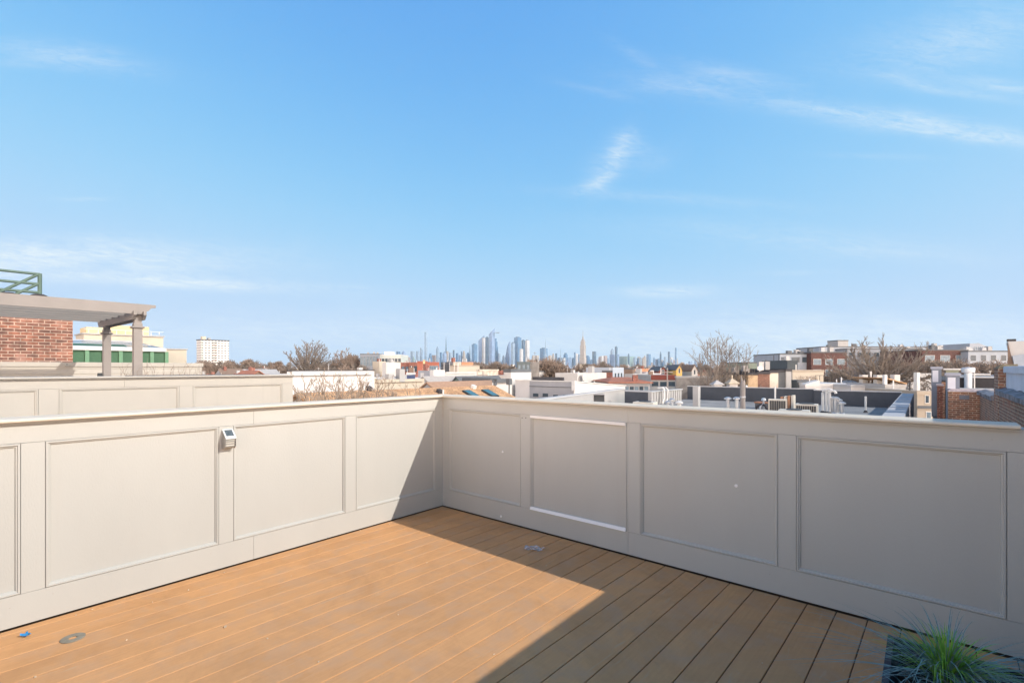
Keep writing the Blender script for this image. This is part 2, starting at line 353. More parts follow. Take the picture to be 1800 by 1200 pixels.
# ---------------------------------------------------------------- panelled parapets
PROF = [(-.002, -.006), (0, .0005), (.002, .0025), (.009, .0025), (.0105, .0), (.0115, -.004), (.017, -.005), (.0195, -.010), (.0205, -.0145)]
def panel_wall(root, panels, L, ztop, z0=.009, zp0=.174, zp1=.973, thick=.11, seams=(), cap_seams=(), cap_end=None, white=None, zrail=None, ustart=0.0, prof_s=1.0, face=beige, capw=.145, cap0=None):
    """local frame: x along the wall from the corner, -y outwards towards the viewer, z up.  Boards, panels, mouldings, cap."""
    MB().box(ustart, L, .0145, thick, z0, ztop).build('core', face, root)
    g = .0009
    def board(name, x0, x1, za, zb):
        cuts = [x0] + [s for s in seams if x0 < s < x1] + [x1]
        cuts.sort()
        for p, q in zip(cuts, cuts[1:]):
            MB().bbox(p + g, q - g, -.001, .0145, za + g, zb - g, .0002).build(name, face, root)
    board('base_board', ustart, L, z0, zp0); board('top_board', ustart, L, zp1, ztop - .001)
    edges = [ustart] + [e for p in panels for e in p] + [L]
    for i in range(0, len(edges), 2):
        if edges[i + 1] - edges[i] > .02: board('stile', edges[i], edges[i + 1], zp0, zp1)
    for k, (p, q) in enumerate(panels):
        pn = MB().quad((p, .0135, zp0), (q, .0135, zp0), (q, .0135, zp1), (p, .0135, zp1)).build('panel', beige2 if face is beige else face, root)
        hgt, wid = zp1 - zp0, q - p
        def piece(side):
            mb = MB(); e = .0015
            for (d0, h0), (d1, h1) in zip(PROF, PROF[1:]):
                D0, D1 = max(d0, 0) * prof_s + e, max(d1, 0) * prof_s + e
                def pt(side_, d, s_, h):
                    if side_ == 'b': return (p + d if s_ == 0 else q - d, -h, zp0 + d)
                    if side_ == 't': return (p + d if s_ == 0 else q - d, -h, zp1 - d)
                    if side_ == 'l': return (p + d, -h, zp0 + d if s_ == 0 else zp1 - d)
                    return (q - d, -h, zp0 + d if s_ == 0 else zp1 - d)
                mb.quad(pt(side, D0, 0, h0), pt(side, D0, 1, h0), pt(side, D1, 1, h1), pt(side, D1, 0, h1))
            mm = face
            if white is not None and k == white and side in 'bt': mm = moldw
            if mm is moldw:
                mb = MB(); za, zb_ = (zp0 + .001, zp0 + .024) if side == 'b' else (zp1 - .024, zp1 - .001)
                mb.loft([[(x_, .006, za), (x_, -.014 + (.004 if side == 't' else 0), za), (x_, -.014 + (.008 if side == 'b' else .0), zb_), (x_, .006, zb_)] for x_ in (p + .004, q - .004)])
            o = mb.build('moulding', mm, pn)
            if mm is moldw: o['label'] = 'bright white replacement strip, unpainted'
        for s_ in 'btlr': piece(s_)
    rgn = random.Random(int(abs(L) * 100 + len(panels))); nh = MB()
    for (p, q) in panels:
        for xx in [p + (q - p) * f for f in (.06, .5, .94)]:
            for zc in (zp1 + .045, zp0 - .05):
                x_, z_ = xx + rgn.uniform(-.02, .02), zc + rgn.uniform(-.012, .012); nh.loft([[(x_ + r * math.cos(k * 1.0472), h, z_ + r * math.sin(k * 1.0472)) for k in range(6)] for r, h in ((.0030, -.0012), (.0022, -.0018))])
    nh.build('nail_heads', mat('filled_nail', (.47, .44, .40), rough=.8), root)
    # cap: rounded nosing towards the viewer
    ce = L if cap_end is None else cap_end
    nose = [(-.030 - .009 * math.sin(k * math.pi / 6) , .010 + .010 * -math.cos(k * math.pi / 6) ) for k in range(7)]
    poly = [(y, z + ztop) for y, z in nose] + [(capw - .03, ztop + .022), (capw - .03, ztop)]
    cuts = [ustart if cap0 is None else cap0] + sorted(s for s in cap_seams if s < ce) + [ce]
    for p, q in zip(cuts, cuts[1:]):
        MB().extr(poly, p + .0006, q - .0006, lambda u, v, d: (d, u, v)).build('cap_rail', cap_paint if face is beige else beige_n, root)
    # shadow bead under the cap
    MB().box(ustart, ce, -.016, 0, ztop - .012, ztop).build('cap_bead', face, root)
ZT = 1.084

lw = thing('parapet_wall', 'long sunlit beige panelled parapet on the left of the deck, carrying the solar light', 'parapet', G(*CORNER), YAW + R(90), 'panelled parapets round the deck')
panel_wall(lw, [(-4.80, -3.935), (-3.84, -2.981), (-2.886, -2.026), (-1.934, -1.072), (-.975, -.094)], 0.0, ZT, ustart=-9.0, seams=(-1.80,), cap_seams=(-1.74,), thick=.115, cap_end=.115)
rw = thing('parapet_wall', 'shaded beige panelled parapet on the right of the deck, one panel trimmed with bright white strips', 'parapet', G(*CORNER), YAW, 'panelled parapets round the deck')
panel_wall(rw, [(.092, .997), (1.103, 1.996), (2.103, 2.993), (3.09, 3.97)], 4.8, ZT, ustart=.002, seams=(2.008,), cap_seams=(2.03,), thick=.115, cap0=.036, cap_end=4.013, white=1)
# neighbour's parapet beyond
nw = thing('parapet_wall', "neighbour's beige panelled parapet behind the left one, in front of the pergola", 'parapet', G(-6.7, 3.26), YAW + R(90), 'panelled parapets round the deck')
panel_wall(nw, [(-4.9, -3.75), (-3.6, -2.55), (-2.40, -1.352), (-1.212, -.14)], 0.0, 1.262, ustart=-5.5, seams=(-1.87,), thick=.12, zp1=1.163, zp0=.25, prof_s=1.3, face=beige_n, cap_end=.002, cap_seams=(), capw=.10)
# ------------------------------------------------ small things fixed to or lying on the deck
def on_left(px, py):      # point of the left parapet's face under a photo position -> local (x, z) and depth
    a, b, Y = ab(px, A=CORNER[0]); return b - CORNER[1], zz(py, Y), Y
def on_right(px, py):
    a, b, Y = ab(px, B=CORNER[1]); return a - CORNER[0], zz(py, Y), Y
def on_deck(px, py, z=0.0):
    Y = (EYE - z) * F / (py - HY); return Vector(((px - CX) / F * Y, Y, z))
x, z, _ = on_left(399, 770)
sl = thing('solar_light', 'small steel solar wall light with a louvred lamp under its panel', 'wall light', lw.matrix_world @ Vector((0, 0, 0)), YAW + R(90))
p = G(CORNER[0] + .002, CORNER[1] + x, z); sl.location = p
steel = mat('brushed_steel', (.55, .53, .50), rough=.32, metal=.8, var=.08, nscale=12, stretch=(1, 1, 12))
hw = .033
MB().extr([(0, -.064), (0, .056), (-.020, .050), (-.060, .004), (-.060, -.004), (-.006, -.05)], -hw + .003, hw - .003, lambda u, v, d: (d, u, v)).build('body', steel, sl)
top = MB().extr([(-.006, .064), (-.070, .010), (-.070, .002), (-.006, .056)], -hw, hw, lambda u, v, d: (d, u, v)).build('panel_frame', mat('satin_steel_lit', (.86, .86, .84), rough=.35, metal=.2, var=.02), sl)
MB().extr([(-.0135, .0595), (-.0575, .0225), (-.0570, .0215), (-.013, .0585)], -hw + .009, hw - .009, lambda u, v, d: (d, u, v)).build('solar_cell', mat('solar_cell', (.10, .13, .15), rough=.25, var=.3, nscale=60), top)
for k in range(3):
    zl = -.012 - k * .017; dpt = .062 - k * .004
    MB().box(-hw, hw, -dpt, -.004, zl - .006, zl + .001).build('louvre', steel, sl)
MB().extr([(-.002, -.060), (-.040, -.060), (-.052, -.046), (-.056, -.006), (-.002, -.006)], -hw + .006, hw - .006, lambda u, v, d: (d, u, v)).build('lens', mat('frosted_lens', (.70, .68, .60), rough=.35), sl)
for sx in (-1, 1):
    MB().extr([(0, -.066), (-.045, -.066), (-.060, -.048), (-.064, .004), (0, .004)], sx * hw - .0015, sx * hw + .0015, lambda u, v, d: (d, u, v)).build('side_plate', steel, sl)
# wall plugs and marks on the right parapet
for px, py, lab in ((882, 794, 'white wall plug in the middle of the first shaded panel'), (881, 907, 'white wall plug on the base board under the first shaded panel'), (1293, 854, 'white ring-shaped wall plug in the third shaded panel')):
    x, z, _ = on_right(px, py); oy = .0135 if py != 907 else -.001
    pr = [(0, 0), (.0085, 0), (.0085, -.003), (.006, -.005), (.0035, -.005), (.0035, -.001), (0, -.001)]
    mb = MB(); mb.loft([[(q * math.cos(k * .5236), h, q * math.sin(k * .5236)) for k in range(12)] for q, h in [(.010, 0), (.010, -.004), (.006, -.006), (.004, -.005), (.0035, -.001)]])
    tag(mb.build('wall_plug', moldw, loc=G(CORNER[0] + x, CORNER[1] + oy, z), rz=YAW), lab, 'wall plug', 'white plugs in the shaded parapet')
for px in (918, 924.5):
    x, z, _ = on_right(px, 734)
    mb = MB(); mb.loft([[(q * math.cos(k * .7854), h, q * math.sin(k * .7854)) for k in range(8)] for q, h in [(.0045, 0), (.004, -.002), (.001, -.0025)]])
    tag(mb.build('screw_head', acd, loc=G(CORNER[0] + x, CORNER[1] - .001, z), rz=YAW), 'dark screw head on the stile beside the white-trimmed panel, one of a pair', 'screw', 'pair of screw heads')
# washer ring, blue scrap, plastic bag, crumbs
ring = MB(); p = on_deck(128, 1121)
ring.loft([[(q * math.cos(k * math.pi / 16), q * math.sin(k * math.pi / 16), h) for k in range(32)] for q, h in [(.017, .0005), (.017, .003), (.022, .0045), (.047, .0045), (.050, .003), (.050, .0005)]], cap=False)
o = ring.build('deck_flange', mat('dull_flange', (.30, .27, .21), rough=.6, metal=.3, var=.15, nscale=30), smooth=False, loc=p, rz=.3); tag(o, 'flat dull metal ring lying on the sunlit boards', 'metal ring')
rng = random.Random(5)
def scrap(n, s, h, seed):
    rg = random.Random(seed); mb = MB(); g = []
    for i in range(n + 1):
        for j in range(n + 1):
            u, v = i / n - .5, j / n - .5
            w = mnoise.noise(Vector((u * 2.6 + seed, v * 2.6, 0))); w2 = mnoise.noise(Vector((u * 6 + seed, v * 6, 4)))
            g.append((u * s + w2 * s * .18, v * s * .6 + w * s * .3, .004 + abs(w) * h * 1.4 + abs(w2) * h * .6))
    for i in range(n):
        for j in range(n):
            k = i * (n + 1) + j; mb.quad(g[k], g[k + 1], g[k + n + 2], g[k + n + 1])
    return mb
p = on_deck(45, 1118)
tag(scrap(7, .036, .020, 3).build('blue_scrap', mat('blue_plastic', (.05, .30, .62), rough=.4), loc=p), 'crumpled bright blue scrap near the foot of the left parapet', 'scrap')
film = bpy.data.materials.new('clear_film'); film.use_nodes = True; t = NT(film.node_tree); film.node_tree.nodes.clear()
nzf = t.n('ShaderNodeTexNoise', {'Vector': t.n('ShaderNodeTexCoord').outputs['Object'], 'Scale': 30.0, 'Detail': 4}).outputs[0]
sh = t.n('ShaderNodeMixShader', {0: t.m('MULTIPLY', nzf, .85, clamp=True), 1: t.n('ShaderNodeBsdfTransparent').outputs[0], 2: t.n('ShaderNodeBsdfPrincipled', {'Base Color': (.62, .62, .64, 1), 'Roughness': .2}).outputs[0]})
t.n('ShaderNodeOutputMaterial', {0: sh.outputs[0]})
p = on_deck(938, 965)
tag(scrap(14, .14, .018, 11).build('plastic_bag', film, loc=p, rz=-.3), 'crumpled clear plastic bag on the shaded boards', 'plastic bag')
crm = mat('pale_crumb', (.66, .50, .33), rough=.9)
rng = random.Random(9)
crumbs = [(396, 1102, 2.0), (684, 921, 1.3), (633, 932, 1.2), (512, 1012, .9), (222, 1125, .9), (268, 1058, 1.0), (331, 1037, 1), (394, 1006, 1.1), (162, 1071, 1.1), (133, 1081, .9), (750, 989, 1.0), (560, 1163, 1.2), (470, 1122, 1.2),
          (1340, 1165, .8), (700, 1080, 1), (62, 1190, 1.3), (960, 994, 1), (868, 1150, .9)]
for i, (px, py, s) in enumerate(crumbs):
    mb = MB(); k = .0048 * s
    pts = [(rng.uniform(-1, 1) * k * 1.6, rng.uniform(-1, 1) * k, 0) for _ in range(3)]
    mb.loft([[(x * 1.0, y, .001) for x, y, _ in ((-k, -k * .5, 0), (k * .7, -k * .7, 0), (k, k * .4, 0), (-k * .4, k * .8, 0))], [(-k * .9, -k * .3, k * .7), (k * .5, -k * .5, k * .9), (k * .8, k * .4, k * .6), (-k * .3, k * .6, k * .8)]])
    mb.quad((-k * .5, -k * .5, k * .3), (k * 1.7, k * .1, k * .5), (k * .6, k * .8, k * 1.2))
    tag(mb.build('wood_chip', crm, loc=on_deck(px, py), rz=rng.uniform(0, 6)), 'tiny pale chip or crumb lying on the boards', 'crumb', 'pale chips scattered on the deck')
# ------------------------------------------------ planter with blue grass, bottom right
pl = thing('planter', 'dark plastic planter box in the corner of the deck, bottom right', 'planter', on_deck(1565, 1117, .30) * 1.0)
pc = on_deck(1565, 1117, .30); pl.location = (pc.x, pc.y, 0); pl.rotation_euler = (0, 0, YAW)
PL, PW, PH = .62, .75, .30          # local: x along W, -y towards the house
rim = .012
pmb = MB()
pmb.loft([[(0 + k, -PW + k, z), (PL - k, -PW + k, z), (PL - k, 0 - k, z), (k, -k, z)] for k, z in ((.03, 0), (0, PH - .03), (-.008, PH - .03), (-.008, PH), (rim, PH), (rim, PH - .02), (.03, PH - .06))], cap=False)
pmb.quad((.03, -PW + .03, .002), (PL - .03, -PW + .03, .002), (PL - .03, -.03, .002), (.03, -.03, .002))
pmb.build('tub', mat('slate_plastic', (.055, .065, .085), rough=.38, var=.15, nscale=20), pl)
sg = MB(); n = 16
for i in range(n):
    for j in range(n):
        def q(i, j):
            x = .03 + (PL - .06) * i / n; y = -PW + .03 + (PW - .06) * j / n
            return (x, y, PH - .055 + .02 * mnoise.noise(Vector((x * 14, y * 14, 0))))
        sg.quad(q(i, j), q(i + 1, j), q(i + 1, j + 1), q(i, j + 1))
sg.build('soil', soil, pl)
mc = MB(); rgm = random.Random(8)
for i in range(420):
    x, y = rgm.uniform(.05, PL - .05), rgm.uniform(-PW + .05, -.05); a_ = rgm.uniform(0, 3.14); l_ = rgm.uniform(.006, .022); w_ = l_ * .3; z_ = PH - .045 + rgm.uniform(0, .015)
    d_ = Vector((math.cos(a_), math.sin(a_), rgm.uniform(-.4, .4))) * l_; e_ = Vector((-math.sin(a_), math.cos(a_), rgm.uniform(-.3, .3))) * w_; c_ = Vector((x, y, z_)); mc.quad(c_ - d_, c_ + e_, c_ + d_, c_ - e_)
o_ = mc.build('mulch', mat('bark_mulch', (.11, .075, .05), rough=1, var=.5, nscale=60), pl); o_['kind'] = 'stuff'
def blade(mb, base, az_, h, lean, w, seed, droop):
    rg = random.Random(seed); rgk = rg.random(); n = 8; L = []; d = Vector((math.cos(az_), math.sin(az_), 0)); side = Vector((-d.y, d.x, 0))
    for k in range(n + 1):
        u = k / n; p = Vector(base) + d * (lean * (u ** 1.5)) + Vector((0, 0, h * (u - droop * u * u * u)))
        if rgk < .22 and u > .55: p = p + Vector((0, 0, -(u - .55) * h * .9)) + side * (u - .55) * lean * .4
        L.append((p - side * w * (1 - u * u) * .5 - side * .0003, p + side * w * (1 - u * u) * .5 + side * .0003))
    for k in range(n): mb.quad(L[k][0], L[k][1], L[k + 1][1], L[k + 1][0])
gblue = mat('blue_fescue_blade', (.20, .31, .29), rough=.5, var=.35, nscale=25)
ggreen = mat('fresh_green_blade', (.22, .43, .055), rough=.5, var=.3, nscale=25)
gdry = mat('pale_dry_blade', (.42, .40, .34), rough=.7, var=.2, nscale=25)
def tuft(name, label, x, y, nb, ng, nd, hs, seed, spread=.24):
    rg = random.Random(seed); p = G(*((lambda v: (v.x, v.y))(Vector((0, 0, 0)))))
    w = Vector((pc.x, pc.y, 0)) + (G(x, y, PH - .05))
    t_ = thing(name, label, 'ornamental grass', w, 0, 'blue grass tufts in the planter')
    for nm, m, cnt, kk in (('blue_blades', gblue, nb, 1.0), ('green_blades', ggreen, ng, .72), ('dry_blades', gdry, nd, .9)):
        if not cnt: continue
        mb = MB()
        for i in range(cnt):
            az_ = rg.uniform(0, 6.283); r0 = abs(rg.gauss(0, .022))
            ln = (rg.uniform(.25, 1.1) if nm != 'green_blades' else rg.uniform(.05, .9)) * spread * (kk if nm != 'green_blades' else .6)
            if nm == 'blue_blades' and rg.random() < .45: ln *= 1.35
            h = hs * kk * rg.uniform(.65, 1.15) * (1.15 - .45 * ln / spread)
            blade(mb, (r0 * math.cos(az_), r0 * math.sin(az_), 0), az_ + rg.gauss(0, .15), h, ln, .0040 * rg.uniform(.5, 1.5), rg.random(), .25 + .4 * min(1, ln / spread) * rg.uniform(.5, 1.3))
        ob = mb.build(nm, m, t_); ob['kind'] = 'stuff' if False else 'thing'; del ob['kind']
    return t_
tuft('grass_tuft', 'big tuft of blue grass with fresh green shoots at its heart, back of the planter', .165, -.16, 170, 260, 16, .30, 1, .42)
tuft('grass_tuft', 'blue grass tuft with pale dry tips at the lower edge of the picture', .32, -.38, 90, 30, 60, .20, 2, .30)
tuft('grass_tuft', 'low tuft of blue grass in the right-hand corner of the planter', .44, -.14, 90, 12, 16, .18, 3, .24)
tuft('grass_tuft', 'drooping blue grass tuft on the near left of the planter', .12, -.48, 80, 8, 20, .16, 4, .22)
# ------------------------------------------------ the house and privacy wall that shade the right side (behind and beside the camera)
sh_ = thing('privacy_wall', 'plain stucco wall closing the right side of the deck', 'wall', G(.95, 0), YAW)
MB().box(0, .2, -5.8, 4.7, -.02, 1.72).build('wall', lgrey, sh_); MB().box(-.02, .22, -5.8, 4.72, 1.722, 1.752).build('coping', lgrey, sh_)
hb = thing('stair_bulkhead', 'beige clad roof room with a sliding glass door behind the deck', 'roof room', G(0, -6.0), YAW)
MB().box(-3.6, .93, -1.6, 0, -.02, 2.7).build('wall', beige, hb)
MB().box(-3.7, .96, -1.7, .1, 2.70, 2.80).build('roof', tar, hb)
MB().box(-2.4, -.6, .002, .03, .05, 2.1).build('door_frame', whitem, hb); MB().box(-2.33, -1.53, .031, .04, .12, 2.03).build('glass_door', glass, hb); MB().box(-1.47, -.67, .031, .04, .12, 2.03).build('glass_door', glass, hb)
# ================================================================ the neighbours' roofs
def gobj(mb, name, m, parent=None, **k):
    """mesh drawn in grid coordinates (a, b, z)"""
    return mb.build(name, m, parent, rz=(0 if parent is not None else YAW), **k)
def gthing(name, label, cat, a, b, z=0.0, group=None):
    return thing(name, label, cat, G(a, b, z), YAW, group)
# --- neighbour's deck floor beyond the parapets
tag(MB().box(-17, -3.95, -6, 3.0, -.25, -.03).build('neighbour_deck', mat('grey_deck', (.30, .28, .26), rough=.8, var=.1), rz=YAW), kind='structure')
# --- pergola
a1, b1, Y1 = ab(241.5, Y=8.0)                 # near post axis
pg = gthing('pergola', 'grey painted timber pergola on the neighbouring roof deck, left edge of the photo', 'pergola', a1, b1, 0)
L = 2.12; zp = 2.20
for k, (off, lab) in enumerate(((0, 1), (-L, 2))):
    p = .057
    post = MB().bbox(off - p, off + p, -p, p, -.02, zp - .10, .004).build('post', greyp, pg)
    MB().loft([[(off - q, -q, z), (off + q, -q, z), (off + q, q, z), (off - q, q, z)] for q, z in ((.059, zp - .19), (.085, zp - .175), (.085, zp - .160), (.060, zp - .145))]).build('post_collar', greyp, post)
    MB().bbox(off - .048, off + .048, -.048, .048, zp - .10, zp + .08).build('post_head', greyp, post)
bt = zp - .045
MB().extr([(-L - .28, bt + .07), (-L - .28, bt + .13), (.17, bt + .13), (.17, bt + .07), (.12, bt + .03), (.09, bt), (-L - .20, bt), (-L - .23, bt + .03)], -.085, -.045, lambda u, v, d: (u, d, v)).build('beam', greyp, pg)
MB().extr([(-L - .28, bt + .07), (-L - .28, bt + .13), (.17, bt + .13), (.17, bt + .07), (.12, bt + .03), (.09, bt), (-L - .20, bt), (-L - .23, bt + .03)], .045, .085, lambda u, v, d: (u, d, v)).build('beam', greyp, pg)
for k in range(6):
    x = .10 - k * .448; zb = bt + .085
    MB().extr([(-2.7, zb), (.06, zb), (.08, zb + .045), (.12, zb + .06), (.16, zb + .11), (.22, zb + .12), (.22, zb + .165), (-2.7, zb + .165)], x - .02, x + .02, lambda u, v, d: (d, u, v)).build('rafter', greyp, pg)
for yb in (-2.5,):
    for xo in (0, -L):
        MB().bbox(xo - .075, xo + .075, yb - .075, yb + .075, -.02, zp + .06, .004).build('post', greyp, pg)
MB().box(.078, .12, -.04, .04, 1.02, 1.16).build('hook', acd, pg) if False else None
wl = MB().extr([(-.05, 0), (.05, 0), (.05, .06), (-.02, .06)], -.06, -.0, lambda u, v, d: (u, d, v)); wl.build('deck_lamp', acd, pg, loc=(-L + .02, -.077, 1.22))
# --- siding wall behind it
Aw = -13.0
bb = ab(355, A=Aw)[1]
zt = 1.49
cw_ = gthing('siding_wall', 'beige clapboard parapet with a flat cap behind the pergola', 'parapet', Aw, bb, 0)
prof = []; z = .2
pts = [(-.10, .2)]
while z < zt - .10:
    pts += [(.012, z), (0, z + .105)]; z += .106
pts += [(0, zt - .09), (-.10, zt - .09)]
MB().extr(pts, -9.5, -.10, lambda u, v, d: (u, d, v)).build('clapboards', beige_n, cw_)
MB().bbox(-.12, .03, -9.5, .02, zt - .085, zt, .004).build('cap', beige_n, cw_); MB().bbox(-.11, .016, -.099, .0, .2, zt - .086).build('corner_board', beige_n, cw_)
a_, b_, Y_ = ab(117, A=Aw); z_ = zz(641, Y_)
fx = gthing('wall_fixture', 'small pale shell-shaped lamp on the clapboard parapet below the brick room', 'wall light', Aw + .014, b_, z_)
MB().loft([[(d, r * math.cos(k * math.pi / 8), -abs(r * math.sin(k * math.pi / 8)) * .7) for k in range(9)] for d, r in ((0, .045), (.03, .042), (.05, .03))]).build('shade', beige, fx)
MB().cyl(.02, 0, -.005, .012, .012).build('bracket', acd, fx)
# --- twigs in a trough, dark cover and pale table on the neighbour's deck
def twigs(mb, base, n, h, spread, seed, r=.004):
    rg = random.Random(seed)
    for i in range(n):
        x = base[0] + rg.uniform(-1, 1) * spread; y = base[1] + rg.uniform(-.1, .1); p = Vector((x, y, base[2])); d = Vector((rg.uniform(-.35, .35), rg.uniform(-.3, .3), 1)).normalized(); hh = h * rg.uniform(.4, 1.1)
        pts = [p]
        for k in range(4):
            d = (d + Vector((rg.uniform(-.35, .35), rg.uniform(-.35, .35), .1))).normalized(); p = p + d * hh / 4; pts.append(p.copy())
            if k > 0:
                q = p.copy(); dd = (d + Vector((rg.uniform(-.9, .9), rg.uniform(-.9, .9), .2))).normalized(); mb.tube([q, q + dd * hh * .25, q + dd * hh * .38 + Vector((0, 0, hh * .06))], [r * .6, r * .45, r * .2], 3)
        mb.tube(pts, [r, r * .85, r * .7, r * .5, r * .25], 3)
a_, b_, Y_ = ab(300, A=-9.4)
tp = gthing('shrub_trough', 'low trough of bare reddish twigs in front of the clapboard parapet', 'planted trough', a_, b_, 0)
MB().bbox(-.2, .2, -.75, .75, 0, 1.12).build('trough', beige, tp)
m_ = MB(); twigs(m_, (0, 0, 1.10), 0, 0, 0, 1)
rg = random.Random(4)
for i in range(46): twigs(m_, (rg.uniform(-.15, .15), rg.uniform(-.7, .7), 1.10), 1, .30, .02, i)
m_.build('twigs', twigr, tp)
a_, b_, Y_ = ab(368, A=-9.6)
cv = gthing('hot_tub_cover', 'dark flat folded cover just above the neighbouring parapet, below the white tower', 'cover', a_, b_, 0)
MB().bbox(-.9, .6, -.95, .95, 0, 1.16).build('tub', brownw, cv); MB().bbox(-.95, .65, -1.0, 1.0, 1.17, 1.25, .02).build('cover', mat('brown_cover', (.16, .13, .10), rough=.7), cv)
a_, b_, Y_ = ab(30, A=-8.2)
tb = gthing('garden_table', 'pale table top seen edge-on above the neighbouring parapet at the left edge', 'table', a_, b_, 0)
MB().bbox(-.5, .5, -1.1, .62, 1.235, 1.262).build('table_top', lgrey, tb)
for sx in (-.44, .44):
    for sy in (-.9, .5): MB().box(sx - .03, sx + .03, sy - .03, sy + .03, 0, 1.234).build('leg', lgrey, tb)
# --- brick roof room with railing
Ab = -17.0
_, bb, Yb = ab(128, A=Ab); zt = zz(526, Yb)
br_w = brickmat('red_brown_brick', (.28, .12, .08), (.12, .07, .06), (.40, .31, .25), .215, .078, .011, .8, patch=(.40, .24, .19))
rr = gthing('brick_roof_room', 'brown-red brick roof room with a tarred roof edge behind the pergola, far left', 'roof room', Ab, bb, 0)
MB().box(-4, 0, -14, 0, -9, zt - .18).build('wall', br_w, rr)
MB().extr([(.04, zt - .18), (.05, zt - .08), (.01, zt), (-4, zt + .05), (-4, zt - .18)], -14, .03, lambda u, v, d: (u, d, v)).build('roof', mat('rusty_tar_edge', (.13, .07, .06), rough=.9, var=.3, nscale=4), rr)
rg = random.Random(2)
for k in range(7):
    y = -.35 - k * .8 - rg.random() * .3
    MB().lathe(rg.uniform(-.15, 0), y, [(0, zt - .01), (.14, zt + .0), (.16, zt + .03), (.10, zt + .06), (0, zt + .07)], 8).build('tar_lump', tar, rr)
for yb, h in ((-1.62, .02), (-1.60, .02)): pass
MB().box(.002, .012, -1.66, -1.64, -1, zt - .19).build('downpipe', acd, rr)
a_, b_, Y_ = ab(70, A=Ab - .6); zr0, zr1 = zt, zz(482, Y_)
rl = gthing('roof_railing', 'green tube railing with a sloping brace on top of the brick roof room', 'railing', Ab - .6, b_, 0)
def gt(*p, r=.035, nm='rail'): MB().tube(p, r, 6).build(nm, greenr, rl)
gt((0, 0, zr0), (0, 0, zr1 + .02), r=.045, nm='post')
for f in (1.0, .60, .26): gt((0, 0, zr0 + (zr1 - zr0) * f), (0, -11, zr0 + (zr1 - zr0) * f))
gt((0, -.02, zr1), (0, -.85, zr0), nm='brace'); gt((0, -.02, zr0 + (zr1 - zr0) * .62), (0, -.55, zr0), nm='brace'); gt((0, -5, zr0), (0, -5, zr1), nm='post')
# --- cream building and green conservatory beyond
def tile_box(mb, *a): return mb.box(*a)
a0, b0, Y0 = ab(147, Y=46)
cb = gthing('cream_building', 'cream rendered building with a yellow roof room behind the green conservatory', 'building', a0, b0)
_, b1_, _ = ab(287, A=a0); al, _, _ = ab(133, B=b0); zt = zz(587, Y0)
MB().box(al - a0, 0, 0, b1_ - b0, GROUND, zt).build('wall', cream, cb); MB().box(al - a0 - .1, .12, -.1, b1_ - b0 + .1, zt + .002, zt + .12).build('coping', lgrey, cb)
_, ya, _ = ab(196, A=a0 - 1.5); _, yb, yy = ab(262, A=a0 - 1.5)
MB().box(-5, -1.5, ya - b0, yb - b0, zt + .13, zz(573, ab(230, A=a0 - 1.5)[2])).build('roof_room', mat('yellow_render', (.60, .48, .28), rough=.85, var=.06), cb)
_, ya, _ = ab(187, A=a0 - 1.0)
MB().box(-4, -1.0, ya - b0 - 1.5, ya - b0 + .6, zt + .13, zt + .75).build('roof_room', mat('yellow_render', (.72, .55, .30)), cb)
for k in range(9):
    y = (b1_ - b0) * (k + .5) / 9; MB().tube([(.05, y, zt + .12), (.05, y, zt + .5)], .03, 4).build('rail_post', galv, cb)
MB().tube([(.05, 0, zt + .5), (.05, b1_ - b0, zt + .5)], .03, 4).build('rail', galv, cb)
a2, b2, Y2 = ab(289, A=a0 + 1.0); b3 = ab(328, A=a0 + 1.0)[1]
lb = gthing('cream_annexe', 'lower cream block to the right of the green conservatory', 'building', a2, b2); zt2 = zz(614, Y2)
MB().box(-6, 0, 0, b3 - b2, GROUND, zt2).build('wall', cream, lb); MB().box(-6.1, .1, -.1, b3 - b2 + .1, zt2 + .002, zt2 + .12).build('coping', lgrey, lb)
gc_a = a0 + 5.0
_, bL, YL = ab(118, A=gc_a); _, bR, YR = ab(291, A=gc_a)
gh = gthing('conservatory', 'green framed conservatory with a sloping glass roof behind the brick room and posts', 'conservatory', gc_a, bL)
W_ = bR - bL; ze = zz(618, YR); zb = zz(632, YR); 
MB().box(-5, -.2, 0, W_, -4, ze).build('green_wall', greenp, gh)
MB().box(-.21, .05, -.05, W_ + .05, ze + .002, ze + .28).build('gutter', whitem, gh)
zr = zz(598, YR)
for k, (f0, f1, mm, nm) in enumerate(((.10, .42, greenp, 'green_panel'), (.10, .42, glassl, 'glass_roof'), (.48, .62, glassl, 'glass_roof'), (.68, .82, glassl, 'glass_roof'), (0, .10, whitem, 'glazing_bar'), (.42, .48, whitem, 'glazing_bar'), (.62, .68, whitem, 'glazing_bar'), (.82, 1.0, whitem, 'ridge'))):
    z0_, z1_ = ze + .3 + (zr - ze - .3) * f0, ze + .3 + (zr - ze - .3) * f1; x0_, x1_ = -4.2 * f0, -4.2 * f1
    yi0, yi1 = W_ - 1.6 * f0, W_ - 1.6 * f1; ys = 0
    if nm == 'green_panel': yi0 = yi1 = W_ * .60
    elif f0 == .10: ys = W_ * .60
    MB().loft([[(x0_, ys, z0_ - .05), (x1_, ys, z1_ - .05), (x1_, yi1, z1_ - .05), (x0_, yi0, z0_ - .05)], [(x0_, ys, z0_), (x1_, ys, z1_), (x1_, yi1, z1_), (x0_, yi0, z0_)]]).build(nm, mm, gh)
for k in range(7): MB().box(-.19, -.04, W_ * k / 6.02, W_ * k / 6.02 + .28, -3, ze).build('green_post', mat('pale_green_paint', (.12, .24, .15), rough=.5), gh)
